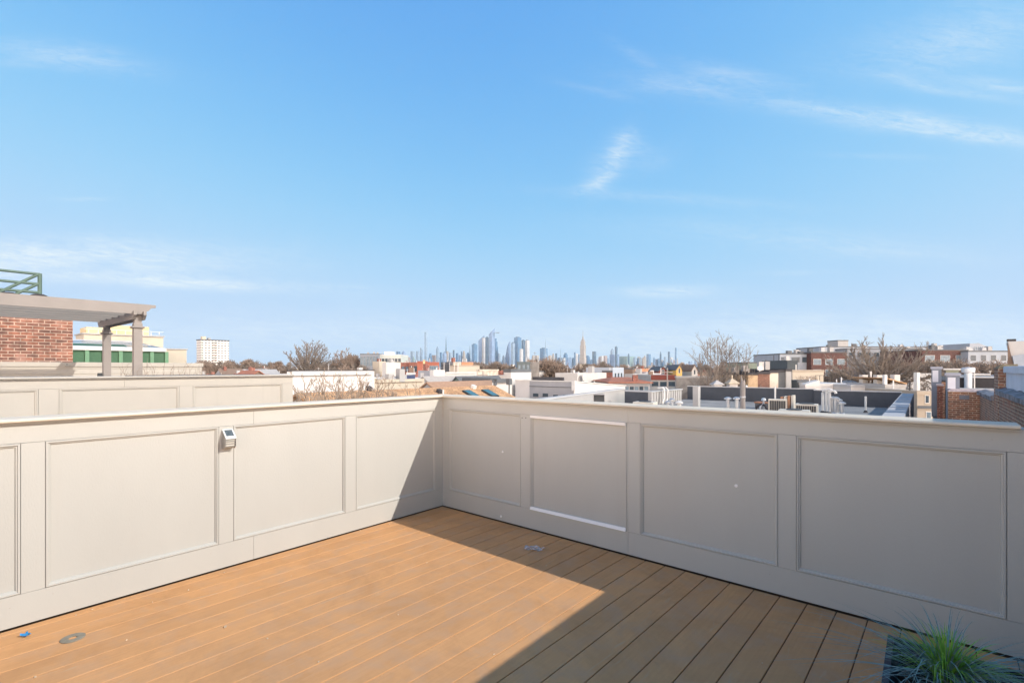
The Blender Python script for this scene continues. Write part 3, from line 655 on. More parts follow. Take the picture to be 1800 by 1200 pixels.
# ================================================================ generic buildings
def add_window(root, face, u, z, w, h, m=glass, frame=None, W=None, D=None):
    """window standing 3 cm proud of a face: 'w' (x = W side, right-hand lit face) or 'n' (y = 0 side, left-hand face)"""
    fr = whitem if frame is None else frame; t = .05
    if face == 'w':
        f = MB().box(0, .03, u - w / 2 - t, u + w / 2 + t, z - t, z + h + t).build('window', fr, root); MB().box(.031, .038, u - w / 2, u + w / 2, z, z + h).build('pane', m, f)
    elif face == 'n':
        f = MB().box(u - w / 2 - t, u + w / 2 + t, -.03, 0, z - t, z + h + t).build('window', fr, root); MB().box(u - w / 2, u + w / 2, -.038, -.031, z, z + h).build('pane', m, f)
    return f
def block(label, xl, xc, xr, ytop, Y, wall, cat='house', name='flat_roof_house', para=.0, cope=None, z0=GROUND, group=None, roofm=None, wins=(), depth=None, chim=0, drop=0.0, minw=None):
    """a box in the house grid: near corner at column xc and depth Y, left face to xl, right face to xr"""
    ac, bc, Yc = ab(xc, Y=Y)
    a0 = ab(xl, B=bc)[0] if xl < xc - .2 else ac - (depth or 8)
    b1 = ab(xr, A=ac)[1] if xr > xc + .2 else bc + (depth or 8)
    if minw: a0 = min(a0, ac - minw); b1 = max(b1, bc + minw) if xr <= xc + .2 else b1
    t = gthing(name, label, cat, ac, bc, 0, group); zt = zz(ytop, Yc); X = a0 - ac; D = b1 - bc
    MB().box(X, 0, 0, D, z0, zt - .35).build('wall', wall, t)
    cm = cope or wall; k = .0
    pm = MB()      # parapet: four low walls round the roof
    pm.loft([[(X + q, q, z), (-q, q, z), (-q, D - q, z), (X + q, D - q, z)] for q, z in ((0, zt - .35), (0, zt), (.3, zt), (.3, zt - .33))], cap=False)
    pm.build('parapet', cm, t)
    MB().quad((X + .3, .3, zt - .32), (-.3, .3, zt - .32), (-.3, D - .3, zt - .32), (X + .3, D - .3, zt - .32)).build('roof', roofm or silver, t)
    for w in wins: add_window(t, *w)
    rg = random.Random(int(xc * 7 + ytop))
    for i in range(chim):
        x = rg.uniform(X * .8, -.6); y = rg.uniform(.6, max(.8, D - .8))
        if rg.random() < .5: MB().box(x - .35, x + .35, y - .35, y + .35, zt - .31, zt + rg.uniform(.5, 1.2)).build('chimney', redw if rg.random() < .6 else lgrey, t)
        else: MB().cyl(x, y, zt - .31, zt + rg.uniform(.4, .9), .09, n=6).build('vent_pipe', galv, t)
    return t, X, D, zt
# ---- the long white party wall, cream wall, tan gable roof with skylights
a0, b0, Y0 = ab(505, Y=38)
t, X, D, zt = block('long low white-coated building with a black roof edge, behind the bare branches', 504, 505, 658, 652.5, 39, white_b, name='white_building', cope=white_b, depth=10)
MB().box(X, .05, .0, D, zt + .002, zt + .10).build('roof_edge', tar, t)
for k, u in enumerate((D * .66, D * .90)):
    MB().box(.002, .05, u - 1.1, u + 1.1, zt - 2.6, zt - 2.35).build('ledge', tar, t); MB().box(.002, .05, u - .9, u + 1.2, zt - 3.2, zt - 3.1).build('ledge', tar, t)
t, X, D, zt = block('cream party wall running from the white building towards the tan roof', 657, 658, 746, 667, 52, cream, name='cream_building', depth=5, chim=3)
Ar = -27.0
_, bR, YR = ab(865, A=Ar); zR = zz(677, YR); _, bL, YL = ab(520, A=Ar)
shing = brickmat('tan_shingles', (.54, .33, .175), (.45, .27, .14), (.33, .20, .11), .30, .14, .010, .3, patch=(.52, .35, .20))
gr = gthing('tan_roof_house', 'house with a big tan shingle gable roof and two skylights behind the deck corner', 'house', Ar, bR)
wR, dz = 4.4, 1.72                       # half width and fall of the roof slope
Lr = bR - bL
MB().loft([[(0, y, 0 + zR), (wR, y, zR - dz), (wR, y, zR - dz - .15), (0, y, zR - .15), (-wR, y, zR - dz - .15), (-wR, y, zR - dz)] for y in (-Lr, .25)]).build('roof', shing, gr)
MB().loft([[(wR - .4, y, GROUND), (wR - .4, y, zR - dz - .02), (0, y, zR - .16), (-wR + .4, y, zR - dz - .02), (-wR + .4, y, GROUND)] for y in (-Lr + .3, 0)]).build('wall', white_w, gr)
def on_slope(px, py):        # where a photo position meets the roof slope: returns x (down the slope) and y
    best = None
    for i in range(400):
        x = wR * i / 400; a, b, Y = ab(px, A=Ar + x); e = zz(py, Y) - (zR - dz * x / wR)
        if best is None or abs(e) < best[0]: best = (abs(e), x, b - bR)
    return best[1], best[2]
def slope_box(x0, x1, y0, y1, h0, h1):
    f = lambda x, h: (x + h * dz / wR * .9, zR - dz * x / wR + h)
    m = MB(); m.loft([[(f(x, h)[0], y, f(x, h)[1]) for x, h in ((x0, h0), (x1, h0), (x1, h1), (x0, h1))] for y in (y0, y1)]); return m
for px, py in ((829, 694), (862, 692.5)):
    x, y = on_slope(px, py)
    s_ = slope_box(x - .62, x + .55, y - .38, y + .38, .01, .12).build('skylight', acd, gr); slope_box(x - .55, x + .48, y - .31, y + .31, .125, .135).build('pane', mat('skylight_glass', (.06, .15, .18), rough=.15), s_)
for px, py in ((772, 690), (832, 682), (648, 683)):
    x, y = on_slope(px, py); slope_box(x - .16, x + .16, y - .16, y + .16, .0, .22).build('roof_vent', tar if px < 800 else whitem, gr)
x, y = on_slope(779, 697); MB().cyl(x, y, zR - dz * x / wR - .05, zR - dz * x / wR + .5, .06, n=7).build('vent_pipe', whitem, gr)
# ---- small gables between
def gable(label, px, py, Y, wid, length, fall, m_roof, m_wall, name='gable_house', along='n', group=None, wins=()):
    """gable house with its near ridge end at a photo position and depth"""
    a, b, _ = ab(px, Y=Y); zr = zz(py, Y); t = gthing(name, label, 'house', a, b, 0, group); h = wid / 2
    fn = (lambda u, v, d: (u, d, v)) if along == 'n' else (lambda u, v, d: (-d, u, v))
    MB().extr([(0, zr), (h + .25, zr - fall - .1), (h + .25, zr - fall - .25), (0, zr - .15), (-h - .25, zr - fall - .25), (-h - .25, zr - fall - .1)], -.2, length + .2, fn).build('roof', m_roof, t)
    MB().extr([(h, GROUND), (h, zr - fall - .2), (0, zr - .16), (-h, zr - fall - .2), (-h, GROUND)], 0, length, fn).build('wall', m_wall, t)
    return t
gable('small house with a grey shingle roof, left of the green gable', 745, 661, 62, 5, 9, 1.7, mat('grey_shingle', (.36, .34, .32), rough=.9, var=.1, nscale=2), lgrey, along='n')
gable('house with a low brown shingle roof just behind the tan roof', 752, 671, 48, 4.4, 9, 1.3, mat('brown_shingle', (.34, .22, .15), rough=.9, var=.15, nscale=3), greyw, along='n')
gable('dark green clapboard house with a pointed gable behind the tan roof', 803, 661, 64, 4.2, 8, 1.9, dgrey, mat('green_clapboard', (.10, .15, .14), rough=.8, var=.1), along='n')
t, X, D, zt = block('long dark slate-clad house beside the green gable', 812, 862, 866, 664.5, 58, mat('slate_cladding', (.075, .09, .10), rough=.7, var=.15), chim=0, cope=dgrey, name='dark_house')
# ---- white houses right of the tan roof
t, X, D, zt = block('tall narrow white house with a dark left side, right of the tan roof', 886, 898, 934, 648.5, 50, white_w, name='white_house', cope=dgrey, roofm=tar)
MB().box(X - .02, X * 1.0 + -.04, 0, D, zt, zt + .01).build('coping', dgrey, t) if False else None
t, X, D, zt = block('lower white wing beside the tall narrow white house, with a black vent stack', 865, 866, 900, 666, 45, white_w, name='white_house_wing', cope=dgrey, depth=4)
a_, b_, Y_ = ab(895, Y=40); z_ = zz(676, Y_)
vs = gthing('vent_stack', 'thin dark vent stack with a square hood in front of the white wing', 'vent', a_, b_, 0); MB().cyl(0, 0, GROUND, z_, .06, n=6).build('pipe', dgrey, vs); MB().bbox(-.17, .17, -.17, .17, z_ + .0, z_ + .5).build('hood', dgrey, vs)
a_, b_, Y_ = ab(870.5, Y=43); z_ = zz(677, Y_)
vs = gthing('vent_stack', 'short dark hooded vent on the edge of the tan roof', 'vent', a_, b_, 0); MB().cyl(0, 0, GROUND, z_, .06, n=6).build('pipe', dgrey, vs); MB().cyl(0, 0, z_, z_ + .25, .17, n=8).build('hood', dgrey, vs)
t, X, D, zt = block('grey clapboard house with small dark windows and a white roof edge', 931, 1008, 1012, 670.5, 45, greyw, name='grey_house', cope=greyw, z0=GROUND, depth=6)
for k, px in enumerate((942, 959, 977, 995)):
    a_, b_, Y_ = ab(px, B=ab(1008, Y=45)[1]); add_window(t, 'n', a_ - ab(1008, Y=45)[0], zz(697, Y_), .55 + .1 * (k < 2), .32 if k < 2 else .18, glass, greyw)
MB().box(X, 0, -.05, -.002, zz(681.5, 45), zz(681, 45) + .04).build('trim_board', dgrey, t)
t2, X2, D2, zt2 = block('white parapet strip on the roof behind the grey clapboard house', 936, 990, 992, 663, 49, white_b, name='white_roof_wall', cope=tar, depth=3)
# sloping white party wall
ac, bc, Yc = ab(1008.3, Y=45); b1 = ab(1098, A=ac)[1]; D = b1 - bc
ww = gthing('white_party_wall', 'bright white party wall with a sloping top, centre right of the skyline view', 'house', ac + .05, bc + .03)
z0_, z1_ = zz(671, 45), zz(678.5, ab(1098, A=ac)[2])
MB().loft([[(0, 0, GROUND), (0, 0, z0_), (-7, 0, z0_), (-7, 0, GROUND)], [(0, D, GROUND), (0, D, z1_), (-7, D, z1_), (-7, D, GROUND)]]).build('wall', white_b, ww)
MB().loft([[(.08, -.1, z0_ + .003), (.08, -.1, z0_ + .09), (-7, -.1, z0_ + .09), (-7, -.1, z0_ + .003)], [(.08, D + .1, z1_ + .003), (.08, D + .1, z1_ + .09), (-7, D + .1, z1_ + .09), (-7, D + .1, z1_ + .003)]]).build('coping', whitem, ww)
MB().bbox(-.1, .25, -.3, .05, z0_ - .8, z0_ + .05).build('downspout_box', whitem, ww)
# grey sloping parapet in front of it
A2 = -18.0; aL, bLn, YLn = ab(930, A=A2); aR, bRn, YRn = ab(1098, A=A2)
gp = gthing('grey_party_wall', 'light grey sloping party wall below the bright white one', 'parapet', A2, bLn)
Lg = bRn - bLn; zl, zr_ = zz(706.5, YLn), zz(684.5, YRn)
MB().loft([[(0, 0, GROUND), (0, 0, zl), (-.35, 0, zl), (-.35, 0, GROUND)], [(0, Lg, GROUND), (0, Lg, zr_), (-.35, Lg, zr_), (-.35, Lg, GROUND)]]).build('wall', lgrey, gp)
MB().loft([[(.06, 0, zl + .003), (.06, 0, zl + .1), (-.42, 0, zl + .1), (-.42, 0, zl + .003)], [(.06, Lg, zr_ + .003), (.06, Lg, zr_ + .1), (-.42, Lg, zr_ + .1), (-.42, Lg, zr_ + .003)]]).build('coping', silver, gp)
# ---- white house with dish, and its neighbours
t, X, D, zt = block('white flat-roofed house with a satellite dish on its wall and a grey left side', 976, 1015, 1066, 655.5, 70, white_w, name='white_house', cope=white_w, roofm=silver, chim=1)
a_, b_, Y_ = ab(1021.5, A=ab(1015, Y=70)[0]); 
ds = gthing('satellite_dish', 'pale round satellite dish on a stand against the white house', 'satellite dish', a_ + .5, b_, zz(662, Y_))
MB().loft([[(r_ * .0 + d, r_ * math.cos(k * .5236), r_ * math.sin(k * .5236)) for k in range(12)] for d, r_ in ((.10, .62), (.06, .60), (-.02, .35), (-.05, .02))]).build('dish', mat('dish_grey', (.55, .53, .50), rough=.5), ds); MB().tube([(-.05, 0, -.1), (-.1, 0, -2.2)], .05, 6).build('stand', galv, ds)
t, X, D, zt = block('small pale blue-grey house with three upright windows beside the red-brown gable', 1077, 1077.1, 1096.5, 645.5, 95, mat('blue_grey_paint', (.36, .41, .47), rough=.7, var=.05), name='blue_grey_house', depth=6, wins=())
for k in range(3): add_window(t, 'w', D * (.22 + .28 * k), zt - 2.1, .55, 1.0, glass)
block('dark red brick house left of the pale blue-grey house', 1058, 1076.5, 1077, 651, 90, redw, name='brick_house', cope=dgrey, chim=1)
block('dark brown flat-roofed house right of the pale blue-grey house', 1097, 1112, 1116, 646.5, 120, brownw, name='brown_house', cope=dgrey, chim=2)
block('orange-red terrace catching the sun, right of the dark brown house', 1115, 1116, 1150, 647.8, 150, mat('orange_brick', (.50, .26, .16), rough=.9, var=.15, nscale=.6), name='orange_terrace', chim=5, group=None)
t, X, D, zt = block('grey garage-like house below the orange terrace', 1098, 1112, 1145, 657, 82, lgrey, name='grey_house', chim=2)
# red-roofed house
def hip(label, x0, x1, ytop, yeave, Y, rm, wm, name='hip_roof_house', dpt=8):
    """hip roof seen square-on from the camera side, near eave at depth Y"""
    X0 = (x0 - CX) / F * Y; X1 = (x1 - CX) / F * Y; ze, zt = zz(yeave, Y), zz(ytop, Y + dpt / 2); w = X1 - X0
    t = thing(name, label, 'house', (X0, Y, 0)); i = min(w * .28, dpt / 2)
    MB().loft([[(-.3, -.3, ze - .12), (w + .3, -.3, ze - .12), (w + .3, dpt + .3, ze - .12), (-.3, dpt + .3, ze - .12)], [(-.3, -.3, ze), (w + .3, -.3, ze), (w + .3, dpt + .3, ze), (-.3, dpt + .3, ze)],
               [(i, dpt / 2 - .05, zt), (w - i, dpt / 2 - .05, zt), (w - i, dpt / 2 + .05, zt), (i, dpt / 2 + .05, zt)]]).build('roof', rm, t)
    MB().box(0, w, 0, dpt, GROUND, ze - .125).build('wall', wm, t); return t, w, ze
t, w, ze = hip('wide house with a rusty red shallow roof above grey walls, behind the grey flat roofs', 1072, 1143, 662.5, 671.5, 62, terra, greyw, dpt=11)
MB().box(w * .62, w * .62 + .6, .8, 1.4, ze + .1, ze + .9).build('chimney', redw, t)
for k in range(7): add_window(t, 'n', w * (.18 + .12 * k), ze - 1.5, .5, .95, glass if k % 2 else glassl, lgrey)
# red band building, stone wall
def front(label, x0, x1, y0, Y, wall, name, cat='house', dpt=8, y1=None, cope=None, rows=(), group=None, roofm=None, rz=0.0):
    """building whose front is square to the view: rows = (z below top, height, n, width, glass, sill)"""
    X0 = (x0 - CX) / F * Y; w = (x1 - x0) / F * Y; zt = zz(y0, Y); t = thing(name, label, cat, (X0, Y, 0), rz, group)
    MB().box(0, w, 0, dpt, GROUND, zt - .3).build('wall', wall, t)
    MB().box(-.06, w + .06, -.06, dpt + .06, zt - .298, zt).build('coping', cope or wall, t)
    rg = random.Random(int(x0 * 3 + y0))
    if dpt > 3 and cat != 'apartment block':
        for i in range(rg.randint(1, 3)):
            x, y, h = rg.uniform(.3, w - .3), rg.uniform(.5, dpt * .7), rg.uniform(.5, 1.2)
            if rg.random() < .6: MB().cyl(x, y, zt + .001, zt + h, .07, n=6).build('vent_pipe', rg.choice([whitem, galv, tar]), t)
            else: MB().box(x - .3, x + .3, y, y + .6, zt + .001, zt + h).build('chimney', rg.choice([white_w, brownw, lgrey]), t)
    elif cat == 'apartment block' and w > 5:
        for i in range(rg.randint(2, 5)):
            x, y, h = rg.uniform(.5, w - .8), rg.uniform(1, 6), rg.uniform(.5, 1.3); MB().box(x - .5, x + .5, y, y + 1, zt + .001, zt + h).build('roof_unit', rg.choice([lgrey, dgrey, silver]), t)
    for (dz_, h, n, ww_, gm_, fm_) in rows:
        for k in range(n): add_window(t, 'n', w * (k + .5) / n, zt - dz_ - h, ww_, h, gm_, fm_)
    return t, w, zt
t, w, zt = front('low flat building with a dark red band under its roof, behind the grey roofs', 1144, 1188, 659, 75, lgrey, 'low_building', rows=((1.0, .7, 3, 1.0, glass, lgrey),))
MB().box(.01, w - .01, -.10, -.061, zt - .75, zt + .02).build('red_band', mat('dark_red_paint', (.16, .045, .035), rough=.7, var=.15), t)
front('white flat-roofed house just behind the red-banded building', 1133, 1160, 656, 88, white_b, 'white_house', dpt=7)
front('long weathered grey stone wall behind the tall bare tree', 1189, 1262, 660.5, 70, mat('old_stone', (.25, .235, .22), rough=.95, var=.25, nscale=1.2), 'stone_wall', cat='wall', dpt=.5, cope=lgrey)
front('dull grey yard wall at the foot of the tall bare tree', 1262, 1318, 664, 64, mat('old_stone', (.25, .235, .22)), 'stone_wall', cat='wall', dpt=.5)
# two pavilions with pyramid roofs
def pyramid(label, cx_, y0, y1, yb, Y, wpx, wm, rm, name='roof_pavilion', cat='pavilion', n=4, group=None, lantern=False):
    X = (cx_ - CX) / F * Y; r = wpx / 2 / F * Y; zt, ze, zb = zz(y0, Y), zz(y1, Y), zz(yb, Y); t = thing(name, label, cat, (X, Y + r, 0), .78 if n == 4 else 0, group); s = 2 ** .5 if n == 4 else 1
    MB().lathe(0, 0, [(r * s, ze - .1), (r * s, ze), (.03, zt)], n).build('roof', rm, t); MB().lathe(0, 0, [(r * s * .72, zb), (r * s * .72, ze - .1)], n).build('wall', wm, t)
    if lantern: MB().cyl(0, 0, zt - .05, zt + .35, .07, n=5).build('finial', rm, t)
    return t
pyramid('left one of two small white pavilions with shallow pyramid roofs', 1264, 668, 675, 683, 50, 19, white_w, lgrey, group='pavilions with pyramid roofs')
pyramid('right one of two small white pavilions, with a knob on its pyramid roof', 1291, 665, 673, 683, 50, 19, white_w, mat('buff_tile', (.42, .37, .29), rough=.9), lantern=True, group='pavilions with pyramid roofs')
pyramid('conical green-grey turret roof among the distant roofs left of the tall bare tree', 1181, 636, 651, 662, 120, 14, redw, mat('verdigris', (.22, .31, .27), rough=.8), name='turret', cat='turret', n=12)
def sgable(label, x0, x1, ytop, yeave, Y, wm, rm, dpt=8, name='gable_house', group=None, win=True):
    """gable end square to the view"""
    X0 = (x0 - CX) / F * Y; w = (x1 - x0) / F * Y; zt, ze = zz(ytop, Y), zz(yeave, Y); t = thing(name, label, 'house', (X0, Y, 0), 0, group); o = .15
    MB().extr([(0, GROUND), (w, GROUND), (w, ze - .02), (w / 2, zt - .12), (0, ze - .02)], 0, dpt, lambda u, v, d: (u, d, v)).build('wall', wm, t)
    MB().extr([(-o, ze - .1), (w / 2, zt - .1), (w + o, ze - .1), (w + o, ze + .06), (w / 2, zt + .06), (-o, ze + .06)], -.2, dpt + .2, lambda u, v, d: (u, d, v)).build('roof', rm, t)
    if win: add_window(t, 'n', w / 2, ze - (zt - ze) * .1 - .6, min(.8, w * .25), 1.0)
    return t
sgable('narrow yellow house with a steep gable, just right of the conical turret', 1189, 1199, 641, 650, 110, mat('yellow_paint', (.62, .42, .14), rough=.8), dgrey)
sgable('dark red gabled house left of the conical turret', 1158, 1173, 644, 652, 112, mat('dark_red_paint', (.16, .045, .035)), dgrey)
sgable('white steep-gabled house right of the yellow house', 1216, 1226, 641, 652, 115, white_w, brownw)
sgable('grey gabled house behind the big spreading tree on the right', 1538, 1592, 649, 664, 75, mat('grey_blue_clapboard', (.34, .37, .42), rough=.8, var=.06), brownw)
# party walls right of the tall tree
x = ((1315, 1332, 655, 60, mat('buff_brick', (.46, .34, .22), rough=.9, var=.15, nscale=2), 'buff_brick_house', 'buff brick party wall, leftmost of the patchwork of party walls right of the tall tree'),
     (1332, 1353, 653, 60.2, brickmat('dark_brick', (.20, .10, .075), (.15, .08, .06), (.2, .15, .12), .4, .15, .015, .3), 'dark_brick_house', 'dark brown brick party wall between the buff and the peeling white one'),
     (1353, 1368, 651, 60.4, mat('peeling_white', (.62, .56, .48), rough=.9, var=.1, nscale=1, dirt=((.38, .24, .16), .9)), 'peeling_house', 'party wall with peeling white paint over brick'),
     (1368, 1382, 650, 60.8, dgrey, 'dark_grey_house', 'dark grey house end with a white door, beside the peeling wall'),
     (1382, 1391, 648, 60.6, lgrey, 'grey_chimney_wall', 'narrow pale grey chimney wall at the right end of the patchwork of party walls'))
for x0, x1, y0, Y, m_, nm, lab in x: t, w, zt = front(lab, x0, x1, y0, Y, m_, nm, dpt=9, cope=tar)
MB().box(.3, .9, -.04, -.001, zt - 4.2, zt - 2.4).build('door', whitem, t) if False else None
a_ = thing('satellite_dish', 'white satellite dish above the dark brick party wall', 'satellite dish', ((1339 - CX) / F * 60, 60.5, zz(647, 60)))
MB().loft([[(r_ * math.cos(k * .5236), d, r_ * math.sin(k * .5236) * .9) for k in range(12)] for d, r_ in ((-.12, .36), (-.02, .3), (.03, .02))]).build('dish', whitem, a_); MB().tube([(0, 0, -.3), (0, .05, -.9)], .04, 5).build('stand', galv, a_)
front('long low greenish-grey roof behind the party walls', 1316, 1362, 636, 110, mat('greenish_grey', (.20, .24, .20), rough=.9), 'low_building', dpt=12, cope=dgrey)
front('tall dark slate block behind the cream house with the roof terrace', 1384, 1402, 633, 90, mat('slate_cladding', (.075, .09, .10)), 'slate_house', dpt=9)
# cream house with terrace
t, w, zt = front('cream house with two dark windows and a planted roof terrace under a black pergola frame', 1393, 1448, 650, 68, cream, 'cream_house', dpt=9, cope=sandm)
for k in range(2): add_window(t, 'n', .75 + k * 1.05, zt - 2.0, .32, .62)
for k in range(5): MB().box(2.2 + k * .55, 2.24 + k * .55, -1.6, -1.56, zt - 3.1, zt - .75).build('terrace_frame', acd, t)
MB().box(2.2, 4.45, -1.6, -1.55, zt - .76, zt - .70).build('terrace_frame', acd, t)
t2, w2, zt2 = front('dark terrace base with dry plants in front of the cream house', 1402, 1440, 668, 62, dgrey, 'terrace_wall', cat='wall', dpt=3)
mm_ = MB(); rg = random.Random(3)
for i in range(60): twigs(mm_, (rg.uniform(.1, w2 - .1), .3, zt2), 1, .5, .05, i + 100, r=.02)
mm_.build('dry_plants', twigr, t2)
t, w, zt = front('low bright white building with a stepped sloping parapet, right of the terrace', 1440, 1506, 674, 58, white_b, 'white_building', dpt=8)
t, w, zt = front('white sloping party wall at the left end of the low white buildings', 1416, 1441, 675, 56, white_b, 'white_party_wall', cat='wall', dpt=1.0)
MB().loft([[(0, 0, zt), (w, 0, zt), (w, 0, zt + .45)], [(0, 1, zt), (w, 1, zt), (w, 1, zt + .45)]]).build('sloping_top', white_b, t)
t, w, zt = front('low white building with a tall white flue, below the spreading tree', 1496, 1552, 676, 55, white_w, 'white_building', dpt=8, cope=silver)
MB().cyl(w * .72, .5, zt, zt + 1.5, .09, n=8).build('flue', whitem, t); MB().cyl(w * .94, .5, zt, zt + .6, .08, n=8).build('flue', whitem, t)
t, w, zt = front('small building with an orange-tan sloping roof right of the white flue', 1556, 1592, 675, 52, lgrey, 'tan_roof_shed', dpt=6)
MB().loft([[(0, -.2, zt + .6), (w, -.2, zt), (w, -.2, zt + .1), (0, -.2, zt + .7)], [(0, 5, zt + .6), (w, 5, zt), (w, 5, zt + .1), (0, 5, zt + .7)]]).build('roof', shing, t)
MB().bbox(-.3, 0, -.3, 0, zt, zt + 1.0).build('chimney', whitem, t)
front('white low house between the spreading tree and the brick chimneys', 1597, 1640, 656, 80, white_w, 'white_house', dpt=8)
# ================================================================ the grey flat roofs in front of the city
ZR = -1.22                                        # roof level
def roofpt(px, py, z=ZR):
    Y = (EYE - z) * F / (py - HY); X = (px - CX) / F * Y
    return X * C0 - Y * S0, X * S0 + Y * C0, Y
fr = gthing('flat_roof_row', 'row of grey membrane flat roofs with dark parapets, right of centre', 'building', 0, 0)
BF = 41.2; AL = -15.3; AR_ = -1.15
roofm_ = bpy.data.materials.new('membrane_with_seams'); roofm_.use_nodes = True; t_ = NT(roofm_.node_tree); roofm_.node_tree.nodes.clear()
co = t_.n('ShaderNodeTexCoord').outputs['Object']
bk = t_.n('ShaderNodeTexBrick', {'Vector': co, 'Color1': (.30, .30, .295, 1), 'Color2': (.27, .27, .265, 1), 'Mortar': (.14, .14, .14, 1), 'Scale': 1.0, 'Mortar Size': .02, 'Brick Width': 9.0, 'Row Height': 1.05})
nz = t_.n('ShaderNodeTexNoise', {'Vector': co, 'Scale': .5, 'Detail': 7, 'Roughness': .65}).outputs[0]
b_ = t_.n('ShaderNodeBsdfPrincipled', {'Base Color': t_.mix(1.0, bk.outputs[0], t_.ramp(nz, [(.3, (.75, .75, .77)), (.7, (1.15, 1.14, 1.12))]), 'MULTIPLY'), 'Roughness': .9, 'Specular IOR Level': .05}); t_.n('ShaderNodeOutputMaterial', {0: b_.outputs[0]})
MB().box(AL, AR_ + .6, 14, BF + .3, GROUND, ZR).build('roof', roofm_, fr)
# far parapet in three lengths with a jog, each with a pale cap
zc = zz(680, ab(1250, B=BF)[2])
xj = ab(1433, B=BF)[0]
for x0, x1, y0, zt in ((AL + .0, xj, BF, zc), (xj + .002, AR_, BF - .55, zc - .05)):
    MB().box(x0, x1, y0, y0 + .25, ZR + .002, zt).build('far_parapet', navy, fr); MB().box(x0 - .02, x1 + .02, y0 - .03, y0 + .3, zt + .002, zt + .06).build('parapet_cap', silver, fr)
# right edge: a wide pale metal-covered wall running towards us
MB().box(AR_ + .002, AR_ + .62, 14, BF + .3, ZR - .5, zc - .12).build('side_parapet', mat('pale_membrane', (.44, .44, .45), rough=.9, spec=.05, var=.05, nscale=1), fr)
for k, bb in enumerate((20, 26, 32, 36)): MB().box(AR_ - .01, AR_ + .63, bb, bb + .06, zc - .118, zc - .10).build('cap_seam', silver, fr)
# divider with white post in the middle of the view
am, bm_, Ym = ab(1300.5, Y=36.5)
MB().bbox(am - .16, am + .16, 29.6, 29.99, ZR + .002, zz(678, ab(1300, Y=30)[2])).build('white_pier', lgrey, fr)
# left: grooved light grey side walls, two steps
def grooved(x, y0, y1, z0, z1, nm='ribbed_wall'):
    mb = MB(); n = max(2, int((y1 - y0) / .42))
    mb.box(x - .2, x, y0, y1, z0, z1)
    for k in range(n): mb.box(x - .01, x + .05, y0 + (y1 - y0) * k / n + .02, y0 + (y1 - y0) * (k + .5) / n, z0, z1 - .02)
    mb.build(nm, lgrey, fr); MB().box(x - .3, x + .1, y0 - .05, y1 + .05, z1 + .002, z1 + .07).build('parapet_cap', silver, fr)
aS = -14.9
b0_ = ab(1144, A=aS)[1]; b1_ = ab(1198, A=aS)[1]
grooved(aS, b0_, b1_, ZR - .0, zz(688, ab(1160, A=aS)[2]))
MB().box(-19.5, aS - .35, b0_ + 3.5, b0_ + 4, ZR, zz(681, 45)).build('rear_parapet', lgrey, fr)
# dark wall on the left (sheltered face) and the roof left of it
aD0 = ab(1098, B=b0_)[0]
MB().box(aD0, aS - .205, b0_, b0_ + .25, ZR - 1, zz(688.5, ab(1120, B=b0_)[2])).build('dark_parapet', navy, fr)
MB().box(aD0, aS - .205, b0_ - .03, b0_ + .3, zz(688.5, ab(1120, B=b0_)[2]) + .002, zz(688.5, ab(1120, B=b0_)[2]) + .06).build('parapet_cap', silver, fr)
MB().box(-22, aS - .3, 14, b0_ - .001, GROUND, ZR - .35).build('lower_roof', silver, fr)
for k in range(5):
    mm = MB()
for pxx in (1048, 1062, 1080): pass
# ---- equipment on the roofs
def ac_unit(label, px, py, w, d, h, rot=0.0, z=ZR, group='air conditioner units on the grey roofs', fan=False):
    a, b, Y = roofpt(px, py, z); t = thing('ac_unit', label, 'air conditioner', G(a, b, z), YAW + rot, group)
    MB().bbox(-w / 2, w / 2, -d / 2, d / 2, .10, h, .02).build('casing', acm, t)
    for sx in (-w * .35, w * .35): MB().box(sx - .05, sx + .05, -d / 2, d / 2, 0, .099).build('foot', galv, t)
    g = MB()
    n = 9
    for k in range(n): g.box(-w / 2 + .06 + (w - .12) * k / n, -w / 2 + .06 + (w - .12) * (k + .82) / n, -d / 2 - .012, -d / 2 - .002, .16, h - .08)
    g.build('grille', acd, t)
    if fan: MB().lathe(0, 0, [(min(w, d) * .42, h + .002), (min(w, d) * .42, h + .04), (min(w, d) * .2, h + .05), (0, h + .03)], 14).build('fan_guard', acd, t)
    return t
ac_unit('tall boxy cream air conditioner beside the striped metal flue, middle of the grey roofs', 1367, 735, .85, .40, 1.0, .2)
ac_unit('low wide air conditioner just right of the tall cream one', 1396, 742, 1.3, .8, .60, .1, fan=True)
ac_unit('rounded low air conditioner farther right, seen over the parapet', 1418, 735, 1.0, .8, .75, .1, fan=True)
ac_unit('low wide air conditioner at the left, in front of the dark parapet', 1106, 744, 1.5, .8, .70, .1, z=ZR - .0, fan=True)
ac_unit('taller air conditioner at the left beside the ribbed grey wall', 1134, 740, 1.0, .7, .95, .1, fan=True)
ac_unit('flat air conditioner below the grey cabinet', 1053, 738, 1.4, .7, .52, .1, fan=True)
a, b, Y = roofpt(1053, 722); cb_ = thing('roof_cabinet', 'upright grey cabinet with a recessed louvre at the left of the roofs', 'cabinet', G(a, b, ZR - .3), YAW + .5)
MB().box(-.36, -.31, -.2, .2, .3, 1.28).build('side', lgrey, cb_); MB().box(.31, .36, -.2, .2, .3, 1.28).build('side', lgrey, cb_); MB().box(-.36, .36, -.22, .2, 1.282, 1.33).build('top', lgrey, cb_); MB().box(-.309, .309, .1, .19, .3, 1.28).build('back', dgrey, cb_)
for k in range(4): MB().box(-.3, .3, -.12 + k * .02, .09, .42 + k * .07, .45 + k * .07).build('slat', silver, cb_)
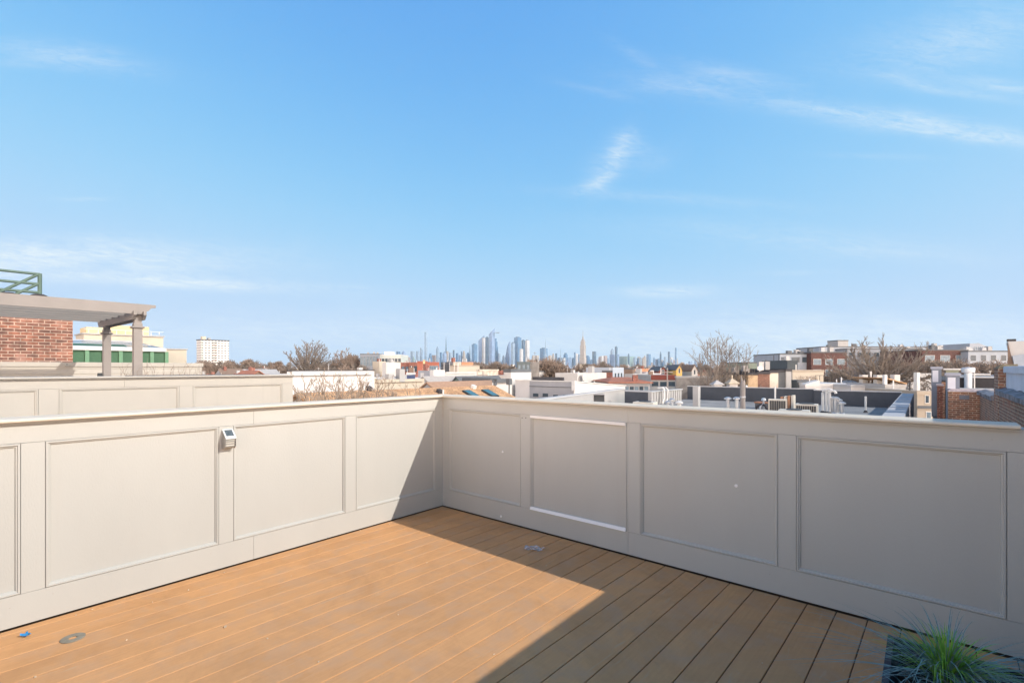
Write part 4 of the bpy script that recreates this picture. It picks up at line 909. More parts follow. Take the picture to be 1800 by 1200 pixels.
def pipe(label, px, py, h, r, m=galv, cap=False, hook=False, group='vent pipes on the grey roofs', z=ZR, name='vent_pipe', base=True):
    a, b, Y = roofpt(px, py, z); t = gthing(name, label, 'vent pipe', a, b, z, group)
    if hook:
        pts = [(0, 0, 0), (0, 0, h - r * 2.5)] + [(r * 2.2 * (1 - math.cos(k * math.pi / 6)), 0, h - r * 2.5 + r * 2.2 * math.sin(k * math.pi / 6)) for k in range(1, 7)]
        MB().tube(pts, r, 8).build('pipe', m, t)
    else: MB().cyl(0, 0, 0, h, r, n=9).build('pipe', m, t)
    if base: MB().cyl(0, 0, -.01, .14, r * 2.4, r * 1.05, n=9).build('flashing', tar if m is not galv else galv, t)
    if cap: MB().lathe(0, 0, [(r * 1.1, h + .02), (r * 1.9, h + .03), (r * 1.9, h + .10), (r * .6, h + .16), (0, h + .17)], 9).build('cap', m, t)
    return t
for args in [('thin white pipe alone on the left part of the roof, before the dark parapet', 1227.5, 707, .72, .06, whitem),
             ('galvanised pipe with a round cap at the left, second from the utility pole', 1279.5, 735, .95, .10, galv, True),
             ('galvanised capped pipe right beside the white pier and utility pole', 1295, 736, .97, .10, galv, True),
             ('short white capped pipe right of the utility pole, before the dark parapet', 1317, 703, .72, .09, whitem, True),
             ('tall thin white pipe behind the tall cream air conditioner', 1362.5, 724, 1.5, .05, whitem),
             ('short white capped pipe near the middle of the dark parapet', 1409, 706, .62, .09, whitem, True),
             ('lone thin white pipe on the right of the roof beside the shadow', 1521.5, 725, .95, .055, whitem),
             ('white pipe with a cap at the far left roof', 1194, 738, .8, .10, whitem, True)]:
    pipe(*args)
for k, (px, py, h, lab) in enumerate(((1446, 726, 1.35, 'leftmost'), (1452, 727, 1.42, 'middle'), (1458, 728, 1.35, 'rightmost'))):
    pipe('%s of three tall hooked white pipes at the centre right of the roofs' % lab, px, py, h, .07, whitem, hook=True)
for k, (px, py, h, lab) in enumerate(((1464, 728, .85, 'first, next to the hooked pipes'), (1469, 729, .85, 'second'), (1474, 729, .75, 'third'), (1480, 730, .6, 'last and shortest'))):
    pipe('galvanised capped flue, %s of a cluster of four' % lab, px, py, h, .10, galv, cap=True)
for px, h, lab in ((1167, 1.15, 'left'), (1173, 1.2, 'right')):
    a, b, Y = ab(px, A=aS + .3); z0 = ZR; zt_ = zz(682, Y)
    dp = gthing('downpipe', '%s one of two white bent downpipes on the ribbed grey wall' % lab, 'downpipe', a, b, 0, 'downpipes on the ribbed wall')
    MB().tube([(-.45, 0, zt_), (-.1, 0, zt_ + .02), (.02, 0, zt_ - .1), (.04, -.1, zt_ - 1.2 * .6), (.04, -.3, zt_ - 1.0), (.04, -.32, z0 - .2)], .075, 8).build('pipe', whitem, dp)
for px, py, h, lab in ((1174, 735, .75, 'slim capped vent just right of the bent downpipes'), (1181, 733, .85, 'thick capped vent with a flared hood right of the bent downpipes')):
    pipe(lab, px, py, h, .08, galv, cap=True)
# brown striped flue box
a, b, Y = roofpt(1386, 731)
sb = gthing('flue_box', 'upright copper-brown box flue between air conditioners', 'flue', a, b, ZR)
cop = mat('copper_brown', (.38, .20, .12), rough=.5, metal=.3, var=.2, nscale=5)
for k in range(4): MB().bbox(-.34 + k * .17, -.22 + k * .17, -.25, .25, .0, 1.05 + .03 * k).build('fin', cop if k % 2 == 0 else acm, sb)
MB().box(-.4, .4, -.3, .3, -.001, .06).build('base', tar, sb)
# heap of hoses / tarpaulin
a, b, Y = roofpt(1340, 726); hp = gthing('hose_heap', 'dark bent hose with a silver hood beside the rusty metal tray', 'hose', a, b, ZR)
MB().tube([(-.35, 0, .02), (-.3, 0, .35), (-.1, .05, .52), (.15, 0, .45), (.3, 0, .2), (.35, 0, .02)], .07, 8).build('hose', tar, hp); MB().tube([(-.1, -.25, .02), (-.05, -.2, .4), (.1, -.15, .6)], .05, 8).build('silver_hose', galv, hp); MB().lathe(.0, .3, [(.05, .0), (.05, .7), (.14, .72), (.10, .85), (0, .88)], 8).build('hood', galv, hp)
a, b, Y = roofpt(1352, 718); ty = gthing('metal_tray', 'rusty metal tray on feet behind the tall cream air conditioner', 'tray', a, b, ZR)
MB().box(-.8, .8, -.4, .4, .35, .42).build('tray', mat('rust', (.30, .15, .09), rough=.8, var=.3, nscale=4), ty); MB().box(-.75, .75, -.35, .35, .0, .349).build('base', dgrey, ty)
# skylight curb
for px, py, w, lab in ((1128, 712, 0, ''),): pass
# ---- utility pole
a, b, Y = ab(1305.5, Y=19.5)
up = gthing('utility_pole', 'weathered grey timber utility pole with a split top, right of centre', 'utility pole', a, b)
zt = zz(665, Y)
MB().tube([(0, 0, GROUND), (0, 0, zt - .35), (.01, 0, zt - .12)], [.14, .098, .085], 12).build('pole', woodg, up)
MB().tube([(-.03, 0, zt - .13), (-.05, 0, zt + .12)], [.045, .006], 6).build('split_top', woodg, up); MB().tube([(.04, .02, zt - .13), (.05, .02, zt - .02)], [.04, .008], 6).build('split_top', woodg, up)
MB().lathe(.14, 0, [(.0, zt - .36), (.03, zt - .35), (.045, zt - .31), (.03, zt - .27), (0, zt - .26)], 10).build('insulator', whitem, up)
for z in (.2, -.35): MB().lathe(0, 0, [(.106, z), (.112, z + .01), (.112, z + .05), (.105, z + .06)], 12).build('strap', galv, up)
# far thin poles
for px, yt, yb, Y, lab in ((849, 652, 677, 70, 'thin dark utility pole behind the green gable'), (1007, 652, 672, 72, 'thin dark pole beside the white house with the dish'), (1173, 646, 690, 60, 'thin curved street lamp pole near the red-banded building'), (940, 618, 640, 200, 'crane mast among the far roofs')):
    X = (px - CX) / F * Y; zt = zz(yt, Y); t = thing('utility_pole', lab, 'pole', (X, Y, 0), 0, 'thin poles among the roofs')
    MB().tube([(0, 0, GROUND), (0, 0, zt)], [.12, .07], 6).build('pole', woodg, t); MB().box(-.7, .7, -.06, .06, zt - .6, zt - .5).build('crossarm', woodg, t)
# ================================================================ brick chimneys at the right, running away from us
brk = brickmat('old_brown_brick', (.32, .15, .09), (.19, .105, .075), (.46, .36, .27), .21, .0755, .013, .9, patch=(.33, .13, .075))
def bq(px, A=None, B=None, Y=None): return ab(px, A=A, B=B, Y=Y)
# near long wall: plane a = 1.457, from beyond the frame to b = 23.4
A1, B1 = 1.457, 23.4; Yc = ab(1722, Y=17)[2]
z_top = zz(690, 17.5)
bw = gthing('brick_party_wall', 'long dull brown brick party wall running away at the right edge', 'wall', 0, 0)
MB().box(A1, A1 + .35, 6.5, 18.6, GROUND, .72).build('wall', brk, bw)
MB().box(A1 + .001, A1 + .34, 18.6, B1 - .002, GROUND, .50).build('wall', brk, bw)
def tar_rim(x0, x1, y0, y1, z, seed, root, nm='tarred_rim', n=26):
    mb = MB(); rg = random.Random(seed)
    rings = []
    for k in range(n + 1):
        y = y0 + (y1 - y0) * k / n; r = .06 + .05 * rg.random(); dx = rg.uniform(-.02, .03)
        rings.append([(x0 - .03 + dx - r * .6, y, z - .03), (x0 - .02 + dx - r * .8, y, z + r * .9), (x0 + .1, y, z + r * 1.5), (x1, y, z + r), (x1 + .02, y, z - .03)])
    mb.loft(rings).build(nm, mat('patched_tar', (.16, .16, .18), rough=.6, var=.75, nscale=5, bump=.6, bscale=15), root, smooth=False)
tar_rim(A1, A1 + .34, 6.5, 17.6, .73, 1, bw); tar_rim(A1, A1 + .34, 18.7, B1, .51, 2, bw)
# upright brick pier
p0 = gthing('brick_pier', 'upright rough brick pier standing on the party wall under the white parapet', 'chimney', A1, 17.7)
MB().box(-.012, .35, 0, .95, -.5, zz(648, ab(1756, A=A1)[2])).build('pier', brk, p0)
zt_p = zz(648, ab(1756, A=A1)[2]); MB().loft([[(-.03, 0, zt_p), (.35, 0, zt_p), (.35, .95, zt_p), (-.03, .95, zt_p)], [(.05, .05, zt_p + .11), (.35, .05, zt_p + .12), (.35, .9, zt_p + .06), (.1, .8, zt_p + .05)]]).build('mortar_cap', mat('mossy_mortar', (.18, .16, .11), rough=1, var=.4, nscale=9), p0)
# white coated parapet wall right of the pier
wp = gthing('white_coated_wall', 'white coated roof wall with grey patches behind the party wall, right edge', 'wall', A1 + .13, 17.68)
zw = zz(644.5, 16)
MB().box(0, .3, -9, 0, .1, zw - .16).build('wall', mat('bluish_white_coat', (.58, .60, .66), rough=.7, var=.08, nscale=2, dirt=((.35, .36, .42), .4)), wp)
MB().bbox(-.05, .36, -9, .01, zw - .158, zw, .02).build('coping', mat('bluish_white_coat', (.58, .60, .66)), wp)
MB().box(-.012, -.001, -6.2, -4.5, zw - .52, zw - .20).build('grey_patch', mat('warm_grey_patch', (.42, .40, .40), rough=.8), wp)
# first chimney block (front face a .65-1.457)
A0 = .647
c1 = gthing('brick_chimney', 'broad brown brick chimney stack facing the deck, right side', 'chimney', A0, B1)
zc1 = zz(688, 17.4)
MB().box(0, A1 - A0 + .35, 0, 2.6, GROUND, zc1).build('stack', brk, c1)
MB().loft([[(-.02, -.02, zc1), (A1 - A0 + .36, -.02, zc1), (A1 - A0 + .36, 2.6, zc1), (-.02, 2.6, zc1)], [(.06, .05, zc1 + .09), (A1 - A0 + .3, .05, zc1 + .07), (A1 - A0 + .3, 2.5, zc1 + .05), (.06, 2.5, zc1 + .08)]]).build('mortar_cap', mat('pinkish_mortar', (.42, .36, .36), rough=.95, var=.25, nscale=8), c1)
x_ = (1695 - CX) / F * 17.5; aa = ab(1695, B=B1)[0] - A0
MB().box(aa - .13, aa + .13, -.008, -.001, zc1 - .27, zc1 - .12).build('metal_patch', mat('slate_metal_patch', (.16, .17, .20), rough=.5), c1)
# blue-grey coated chimney above, and flue
def coated(label, x0, x1, y0, y1, B, dep, white_face=True, name='coated_chimney'):
    a0 = ab(x0, B=B)[0]; a1 = ab(x1, B=B)[0]; Y = ab((x0 + x1) / 2, B=B)[2]; zt, zb = zz(y0, Y), zz(y1, Y)
    t = gthing(name, label, 'chimney', a0, B, 0, 'coated chimneys among the brickwork'); w = a1 - a0
    MB().box(0, w, 0, dep, zb - 1.5, zt - .10).build('stack', mat('slate_blue_coat', (.17, .20, .25), rough=.6, var=.12, nscale=3), t)
    MB().bbox(-.04, w + .04, -.04, dep + .04, zt - .098, zt, .015).build('cap', mat('slate_blue_cap', (.30, .32, .38), rough=.5, var=.1), t)
    MB().box(.03, w * .68, -.012, -.001, zb + .02, zt - .16).build('white_patch', mat('bluish_white_coat', (.58, .60, .66)), t); return t
coated('slate-blue coated chimney with a white patch, left of the fat flue', 1664, 1687, 655.5, 684, 23.9, .7)
coated('white-faced coated chimney farthest left above the brickwork', 1637.5, 1655, 644.5, 672, 28.5, .7)
bx = gthing('vent_box', 'small pale box vent with a white lid between the two coated chimneys', 'vent', *ab(1673, B=27)[:2]); Yb_ = ab(1673, B=27)[2]
MB().box(-.18, .22, 0, .4, -.5, zz(650, Yb_)).build('box', mat('mossy_grey', (.25, .26, .20), rough=.9), bx); MB().bbox(-.25, .28, -.05, .45, zz(650, Yb_) + .002, zz(647.5, Yb_)).build('lid', whitem, bx)
a, b, Y = ab(1702, Y=18.5); fl = gthing('metal_flue', 'fat pale metal flue with a broad double cap behind the broad brick chimney', 'flue', a, b)
zt, zb = zz(645, Y), zz(683, Y)
MB().cyl(0, 0, zb - .6, zt - .12, .115, n=18).build('pipe', mat('pale_flue_metal', (.52, .56, .60), rough=.45, metal=.35, var=.06), fl, smooth=False)
MB().lathe(0, 0, [(.115, zt - .22), (.19, zt - .20), (.195, zt - .13), (.20, zt - .125), (.20, zt - .05), (.17, zt - .02), (0, zt)], 18).build('cap', mat('pale_flue_metal', (.52, .56, .60)), fl)
MB().tube([(.17, 0, zb - .6), (.17, 0, zt - .22)], .02, 6).build('stay', whitem, fl)
# dark glazed box and white edged roof behind
dk_ = gthing('dark_roof_shed', 'low black roof shed behind the fat flue and brick pier', 'shed', *ab(1684, B=25.5)[:2]); a_e = ab(1753, B=25.5)[0] - ab(1684, B=25.5)[0]; Yd = ab(1715, B=25.5)[2]
MB().box(0, a_e, 0, 2, -3, zz(664, Yd)).build('wall', mat('blackish', (.018, .02, .028), rough=.4, var=.3), dk_); MB().bbox(-.05, a_e + .05, -.06, 2, zz(664, Yd) + .002, zz(662, Yd)).build('roof_edge', silver, dk_)
MB().box(0, a_e * .9, -1.6, -.4, -3, zz(683, ab(1715, B=24.3)[2])).build('apron', lgrey, dk_)
rb = gthing('white_railed_roof', 'slate roof with a white pipe edge behind the black shed', 'roof', *ab(1690, B=31)[:2]); a_e = ab(1757, B=31)[0] - ab(1690, B=31)[0]; Yd = ab(1720, B=31)[2]
MB().box(0, a_e, 0, 3, -3, zz(659.5, Yd)).build('wall', mat('slate_blue_coat', (.17, .20, .25)), rb); MB().tube([(.3, -.05, zz(658, Yd)), (a_e - .3, -.05, zz(658, Yd)), (a_e - .3, -.05, zz(651, Yd))], .05, 6).build('pipe_edge', whitem, rb)
# farther brick steps, left of the broad stack
c2 = gthing('brick_chimney', 'brown brick wall stepping back behind the broad stack', 'chimney', A0 + .05, B1 + 2.62); MB().box(0, 1.2, 0, 3.2, GROUND, zz(685, 19)).build('stack', brk, c2)
a2, b2, Y2 = ab(1657.5, Y=20.5)
c3 = gthing('brick_chimney', 'narrow dark red brick chimney left of the coated chimneys', 'chimney', a2, b2)
wa = ab(1647.5, B=b2)[0] - a2
MB().box(wa, 0, 0, .8, GROUND, zz(678.5, Y2)).build('stack', brickmat('dark_red_brick', (.26, .09, .06), (.17, .07, .05), (.30, .20, .16), .21, .0755, .013, .8), c3); MB().bbox(wa - .03, .03, -.03, .83, zz(678.5, Y2) + .002, zz(675.5, Y2), .01).build('cap', mat('pinkish_mortar', (.42, .36, .36)), c3)
c4 = gthing('brick_party_wall', 'grey-brown brick wall end at the far left of the chimneys', 'wall', *ab(1647, Y=23)[:2]); MB().box(-.001, 1.6, 0, 16, GROUND, zz(671, 23)).build('wall', brk, c4); MB().box(-.03, 1.6, -.02, 16, zz(671, 23) + .002, zz(671, 23) + .08).build('coping', tar, c4)
# little white-windowed house in the gap
t, w, zt = front('sliver of a tan house with white-framed windows in the gap left of the brickwork', 1612, 1640, 687, 42, sandm, 'tan_house', dpt=6, cope=sandm)
add_window(t, 'n', w * .62, zt - 1.0, .28, .6, glass, whitem); MB().box(0, w, -.08, -.061, zt - 1.5, zt - 1.25).build('balcony', dgrey, t); add_window(t, 'n', w * .72, zt - 2.6, .35, .8, glassl, whitem)
t, w, zt = front('white gable end with a white chimney left of the brickwork gap', 1604, 1624, 690, 46, lgrey, 'white_house', dpt=6)
MB().bbox(w * .1, w * .35, -.4, 0, zt, zt + 1.9).build('chimney', whitem, t)
# big clad building at the right edge
bg_ = thing('clad_building', 'big grey clad building with a sloping left edge at the right edge, above the roofs', 'building', ((1772 - CX) / F * 60, 60, 0), -.76)
z0_, zt_ = zz(645, 60), zz(600, 60)
MB().extr([(0, zt_), (9, zt_ + .1), (9, GROUND), (.49, GROUND), (.49, z0_), (.25, zz(625, 60))], 0, 6, lambda u, v, d: (u, d, v)).build('wall', mat('warm_grey_clad', (.50, .50, .49), rough=.7, var=.05, nscale=.8), bg_)
MB().extr([(-.04, zt_ - .1), (-.04, GROUND), (.50, GROUND), (.50, z0_), (.26, zz(625, 60))], -.3, -.02, lambda u, v, d: (u, d, v)).build('dark_side', brownw, bg_)
MB().extr([(.34, zz(625.5, 60)), (9, zz(600, 60)), (9, z0_ - 4), (.54, z0_ - 4), (.54, z0_)], -.9, -.301, lambda u, v, d: (u, d, v)).build('blue_wing', mat('blue_grey_paint', (.36, .41, .47)), bg_)
MB().box(-.1, .7, .3, 1, zt_ + .0, zt_ + .30).build('roof_vent', tar, bg_)
# ================================================================ modern apartment complex on the right
blue_c = mat('blue_grey_cladding', (.30, .335, .38), rough=.6, var=.06, nscale=.4)
slab_c = mat('slate_grey_cladding', (.22, .245, .28), rough=.6, var=.08, nscale=.4)
redb = brickmat('complex_red_brick', (.105, .048, .042), (.085, .043, .04), (.13, .09, .08), .8, .3, .03, .15)
def slab(label, x0, x1, y0, Y, m, name='apartment_block', dpt=14, cope=dgrey, rows=()): return front(label, x0, x1, y0, Y, m, name, 'apartment block', dpt, None, cope, rows, 'blocks of the modern apartment complex')
slab('blue-grey block at the left end of the apartment complex', 1371, 1426, 621, 128, blue_c, rows=((1.0, 1.3, 3, 2.0, glass, dgrey), (4.2, 1.4, 3, 1.6, glassl, lgrey)))
slab('dark red brick block with big white-barred windows, left of the spreading tree', 1426, 1489, 618, 126, redb, rows=((1.9, 1.4, 3, 1.9, glassl, whitem), (4.6, 1.6, 3, 1.9, glassl, whitem)))
slab('set-back pale upper storey behind the red brick block', 1448, 1545, 608.5, 145, blue_c, rows=())
t, w, zt = slab('rooftop plant room with a slanting left side above the apartment complex', 1473, 1491, 597.5, 150, lgrey, name='plant_room', dpt=5, cope=dgrey)
slab('long slate-grey block behind the spreading tree', 1489, 1622, 612, 140, slab_c, rows=((1.2, 1.2, 9, 1.3, glass, lgrey), (4.5, 1.3, 9, 1.3, glassl, lgrey)))
slab('thin set-back roof storey along the top of the right-hand blocks', 1540, 1705, 609, 155, blue_c, rows=())
slab('dark red brick block with three big windows, right of the spreading tree', 1621, 1702, 614, 122, redb, rows=((1.5, 1.55, 3, 2.3, glassl, whitem), (4.7, 1.6, 3, 2.3, glassl, dgrey)))
slab('blue-grey block with dark windows right of the red brick block', 1702, 1773, 616, 120, blue_c, rows=((1.15, 1.35, 4, 1.25, glass, lgrey), (4.3, 1.3, 4, 1.2, glass, dgrey)))
t = thing('roof_pavilion', 'grey barrel-sided roof pavilion on top of the right-hand blue-grey block', 'roof room', ((1704.5 - CX) / F * 130, 130, 0))
w = 36 / F * 130; zb, zt = zz(616, 130), zz(603.5, 130)
MB().extr([(0, zb), (0, zt), (w * .45, zt + .1), (w * .95, zb + .9), (w * 1.0, zb)], 0, 8, lambda u, v, d: (u, d, v)).build('wall', blue_c, t)
for k in range(6): MB().box(w * (.2 + .1 * k), w * (.2 + .1 * k) + .25, -.06, -.001, zb + .1, zb + 1.0).build('window', glassl, t)
# white apartment tower on the left
a0, b0, Y0 = ab(353, Y=560)
tw = gthing('apartment_tower', 'white slab apartment tower with long rows of balconies, left of the bare tree', 'tower', a0, b0)
al = ab(345.5, B=b0)[0] - a0; b1 = ab(402.5, A=a0)[1] - b0; zt = zz(597.5, Y0)
MB().box(al, 0, 0, b1, GROUND, zt).build('wall', facade('tower_white_grid', (.66, .64, .61), (.12, .12, .12), 3.4, 2.9, .75, .5), tw)
MB().box(al - .4, .5, -.4, b1 + .4, zt + .01, zt + 1.0).build('roof_edge', dgrey, tw)
MB().box(al * .6, al * .25, b1 * .08, b1 * .22, zt + 1.02, zt + 4.5).build('plant_room', cream, tw); MB().box(al * .6, al * .25, b1 * .3, b1 * .38, zt + 1.02, zt + 3).build('plant_room', lgrey, tw)
nf = 13
for k in range(nf):
    z = zt - 2.9 * (k + 1)
    MB().box(.02, 1.0, b1 * .40, b1 * .56, z, z + 1.0).build('balcony', mat('balcony_dark', (.24, .21, .19), rough=.8), tw)
    MB().box(.02, 1.2, -.1, b1 * .07, z, z + 1.1).build('balcony', mat('balcony_grey_green', (.33, .36, .33), rough=.8), tw)
# grey modern blocks left of the skyline
t, w, zt = front('long grey glass-fronted block below the left end of the skyline', 633, 665, 621.5, 170, slab_c, 'office_block', 'office block', 12, None, dgrey, ((1.0, 3.2, 6, .8, glassl, dgrey),))
t, w, zt = front('pale block with a flat white roof line, left of the skyline', 665, 705, 623, 172, mat('pale_green_grey', (.46, .50, .47), rough=.7), 'office_block', 'office block', 12, None, whitem, ((1.4, 1.2, 7, .9, glass, lgrey), (4, 1.2, 7, .9, glass, lgrey)))
MB().box(w * .2, w * .55, 2, 6, zt, zt + 1.1).build('roof_room', whitem, t)
# red brick terrace
t, w, zt = front('dark red house with bay windows at the left end of the red terrace', 705, 719, 637, 120, redw, 'brick_house', rows=((1.0, 1.2, 2, .6, glassl, dgrey),))
t, w, zt = front('dark red-brown brick house second in the red terrace', 719, 734, 636.5, 119, redw, 'brick_house', rows=((.9, 1.3, 2, .7, glass, brownw),))
t, w, zt = block('bright brick-red gable wall with a yellow chimney breast in the red terrace', 733.5, 734, 752, 634.5, 110, mat('bright_brick_red', (.33, .12, .085), rough=.9, var=.08, nscale=.7), name='brick_house', depth=6)[0:3]
MB().box(.02, .3, w * .1, w * .2, GROUND, 2) if False else None
block('yellow-beige chimney breast in the middle of the red terrace', 743.5, 744, 747, 632, 104, mat('yellow_render', (.72, .55, .30)), name='chimney_wall', depth=1, cat='chimney')
t, X, D, zt = block('long low bright red brick house at the right end of the red terrace', 752, 753, 772, 636, 116, mat('bright_brick_red', (.33, .12, .085)), name='brick_house', depth=6, chim=1)
for k in range(4): add_window(t, 'w', D * (.2 + .2 * k), zt - 2.0, .6, 1.1, glassl, sandm)
block('dark loft building with arched openings right of the red terrace', 775, 797, 799, 636, 118, dgrey, name='dark_loft', chim=3)
t, X, D, zt = block('grey-sided cream building with a blank front below the blue towers', 791, 806, 843, 641.5, 105, cream, name='cream_building', cope=sandm, chim=0)
block('small cream roof room behind the blank cream building', 796, 797, 811, 636, 112, cream, name='cream_roof_room', depth=4)
block('orange brick block behind the blank cream building', 811, 812, 832, 636, 118, mat('orange_brick', (.50, .26, .16)), name='orange_brick_house', depth=6, chim=2)
block('long pale wall covered in bare creeper right of the blank cream building', 838, 839, 877, 649, 92, mat('creeper_wall', (.50, .44, .37), rough=.95, var=.35, nscale=1.6), name='creeper_wall', cat='wall', depth=3)
block('white flat-roofed garage row below the blank cream building', 780, 781, 838, 653.5, 84, white_w, name='garage_row', cat='garages', depth=6)
block('white square house below the red terrace', 756, 762, 782, 650, 82, white_b, name='white_house', depth=6, chim=1)
block('grey-blue coated roof house left of the white square house', 735, 755, 758, 651, 84, greyw, name='grey_house', chim=3)
t, X, D, zt = block('white gabled party wall left of the red terrace', 672, 679, 704, 637, 112, white_w, name='white_house', chim=2)
block('grey-sided cream house left of the white party wall', 655, 667, 678, 635, 118, cream, name='cream_house', chim=2)
t, w, zt = front('tall narrow dark-blue-sided roof house in the middle left jumble', 715, 720, 655, 70, mat('deep_blue', (.06, .08, .16), rough=.6), 'blue_shed', dpt=4, cope=whitem)
t, w, zt = front('black and grey glass-topped house left of the brown creeper trees', 909, 932, 635.5, 95, mat('dark_green_grey', (.10, .13, .14), rough=.5), 'dark_house', dpt=8, rows=((.6, 1.2, 3, .45, glassl, dgrey),))
t, w, zt = front('rough grey building end right of the dark glass-topped house', 932, 948, 636, 97, mat('old_stone', (.25, .235, .22)), 'grey_house', dpt=8)
# ================================================================ filler houses in the far jumble of roofs
rg = random.Random(21)
ZONES = [(400, 'below the white apartment tower'), (500, 'between the white tower and the first bare tree'), (640, 'behind the first big bare tree'), (760, 'under the left end of the skyline'),
         (880, 'below the cluster of blue towers'), (1000, 'below the tower with the pointed crown'), (1120, 'below the right half of the skyline'), (1220, 'left of the tall many-stemmed tree'), (1340, 'behind the tall many-stemmed tree'), (1500, 'below the apartment complex'), (1660, 'around the spreading tree'), (2000, 'behind the brick chimneys')]
PAL = [('white', white_w), ('bright white', white_b), ('cream', cream), ('sand', sandm), ('grey', lgrey), ('dark grey', dgrey), ('brown', brownw), ('red brick', redw), ('slate', greyw)]
wts = [5, 3, 4, 3, 4, 2, 3, 3, 3]
fill = []
def zone(px): return next(z for x, z in ZONES if px < x)
tries = 0
occupied = []
while len(fill) < 225 and tries < 6000:
    tries += 1
    px = rg.uniform(350, 1660)
    band = rg.random(); Y = rg.choice([rg.uniform(95, 150), rg.uniform(150, 240), rg.uniform(240, 380)])
    if len(fill) >= 150:
        x0_, x1_, ya_, yb_ = rg.choice([(352, 522, 78, 165), (352, 522, 95, 200), (560, 700, 80, 108), (1100, 1320, 90, 150), (945, 1075, 95, 140)])
        px, Y = rg.uniform(x0_, x1_), rg.uniform(ya_, yb_)
    if 1380 < px < 1780 and Y > 110: continue
    a, b, _ = ab(px, Y=Y); ga, gb = round(a / 9), round(b / 12)
    if (ga, gb) in occupied: continue
    occupied.append((ga, gb))
    cn, cm = rg.choices(PAL, wts)[0]
    w, d = rg.uniform(4.5, 7.5), rg.uniform(6, 10)
    # top just below eye level, a little higher on the slope behind
    zt = rg.uniform(-2.2, .9) + (Y - 95) * .004
    if len(fill) >= 150: zt = rg.uniform(-2.6, -.5)
    gab = rg.random() < .42
    shape = 'gabled' if gab else 'flat-roofed'
    dist = 'nearer' if Y < 150 else ('middle-distance' if Y < 240 else 'far')
    lab = '%s %s %s house %s' % (dist, cn, shape, zone(px))
    fill.append((a, b, w, d, zt, gab, cm, lab, px, Y))
roofs = [dgrey, brownw, terra, lgrey, mat('grey_shingle', (.36, .34, .32)), tar]
for a, b, w, d, zt, gab, cm, lab, px, Y in fill:
    t = gthing('gabled_house' if gab else 'flat_roof_house', lab, 'house', a, b, 0, 'houses in the far jumble of roofs')
    if gab:
        al = rg.random() < .5; fn = (lambda u, v, dd: (u, dd, v)) if al else (lambda u, v, dd: (dd, u, v)); L_ = d; h = w / 2
        MB().extr([(-h, GROUND), (h, GROUND), (h, zt - 1.7), (0, zt - .1), (-h, zt - 1.7)], 0, L_, fn).build('wall', cm, t)
        MB().extr([(-h - .3, zt - 1.75), (0, zt), (h + .3, zt - 1.75), (h + .3, zt - 1.6), (0, zt + .18), (-h - .3, zt - 1.6)], -.3, L_ + .3, fn).build('roof', rg.choice(roofs), t)
        if rg.random() < .6: y = rg.uniform(1, L_ - 1); p = fn(h * .3, 0, y); MB().box(p[0] - .35, p[0] + .35, p[1] - .35, p[1] + .35, zt - 1, zt + .8).build('chimney', redw, t)
        if not al: pass
    else:
        MB().box(-w / 2, w / 2, 0, d, GROUND, zt).build('wall', cm, t); MB().box(-w / 2 - .12, w / 2 + .12, -.12, d + .12, zt + .002, zt + .25).build('coping', rg.choice([white_b, cm, dgrey, lgrey, silver]), t)
        for i in range(rg.randint(2, 5)):
            x, y = rg.uniform(-w / 2 + .6, w / 2 - .6), rg.uniform(.6, d - .6)
            k = rg.random()
            if k < .4: MB().box(x - .4, x + .4, y - .4, y + .4, zt + .26, zt + rg.uniform(.9, 1.6)).build('chimney', rg.choice([redw, lgrey, white_w]), t)
            elif k < .75: MB().cyl(x, y, zt + .26, zt + rg.uniform(.7, 1.3), .12, n=5).build('vent_pipe', whitem, t)
            elif k < .88 or Y < 150: MB().tube([(x, y, zt + .26), (x, y, zt + 2.2)], .05, 4).tube([(x - .6, y, zt + 2.0), (x + .6, y, zt + 2.0)], .04, 4).build('aerial', galv, t)
            else: MB().box(x - .9, x + .9, y - .9, y + .9, zt + .26, zt + 2.3).build('roof_room', rg.choice([white_w, cream, dgrey]), t)
    if not gab or al:
        for k in range(2):
            u = (-.22 + .44 * k) * w; f = MB().box(u - .42, u + .42, -.05, -.001, zt - 3.4, zt - 2.1).build('window', glass, t)
    for k in range(2):
        if not gab: MB().box(w / 2 + .001, w / 2 + .05, d * (.3 + .4 * k) - .42, d * (.3 + .4 * k) + .42, zt - 3.0, zt - 1.7).build('window', glass, t)
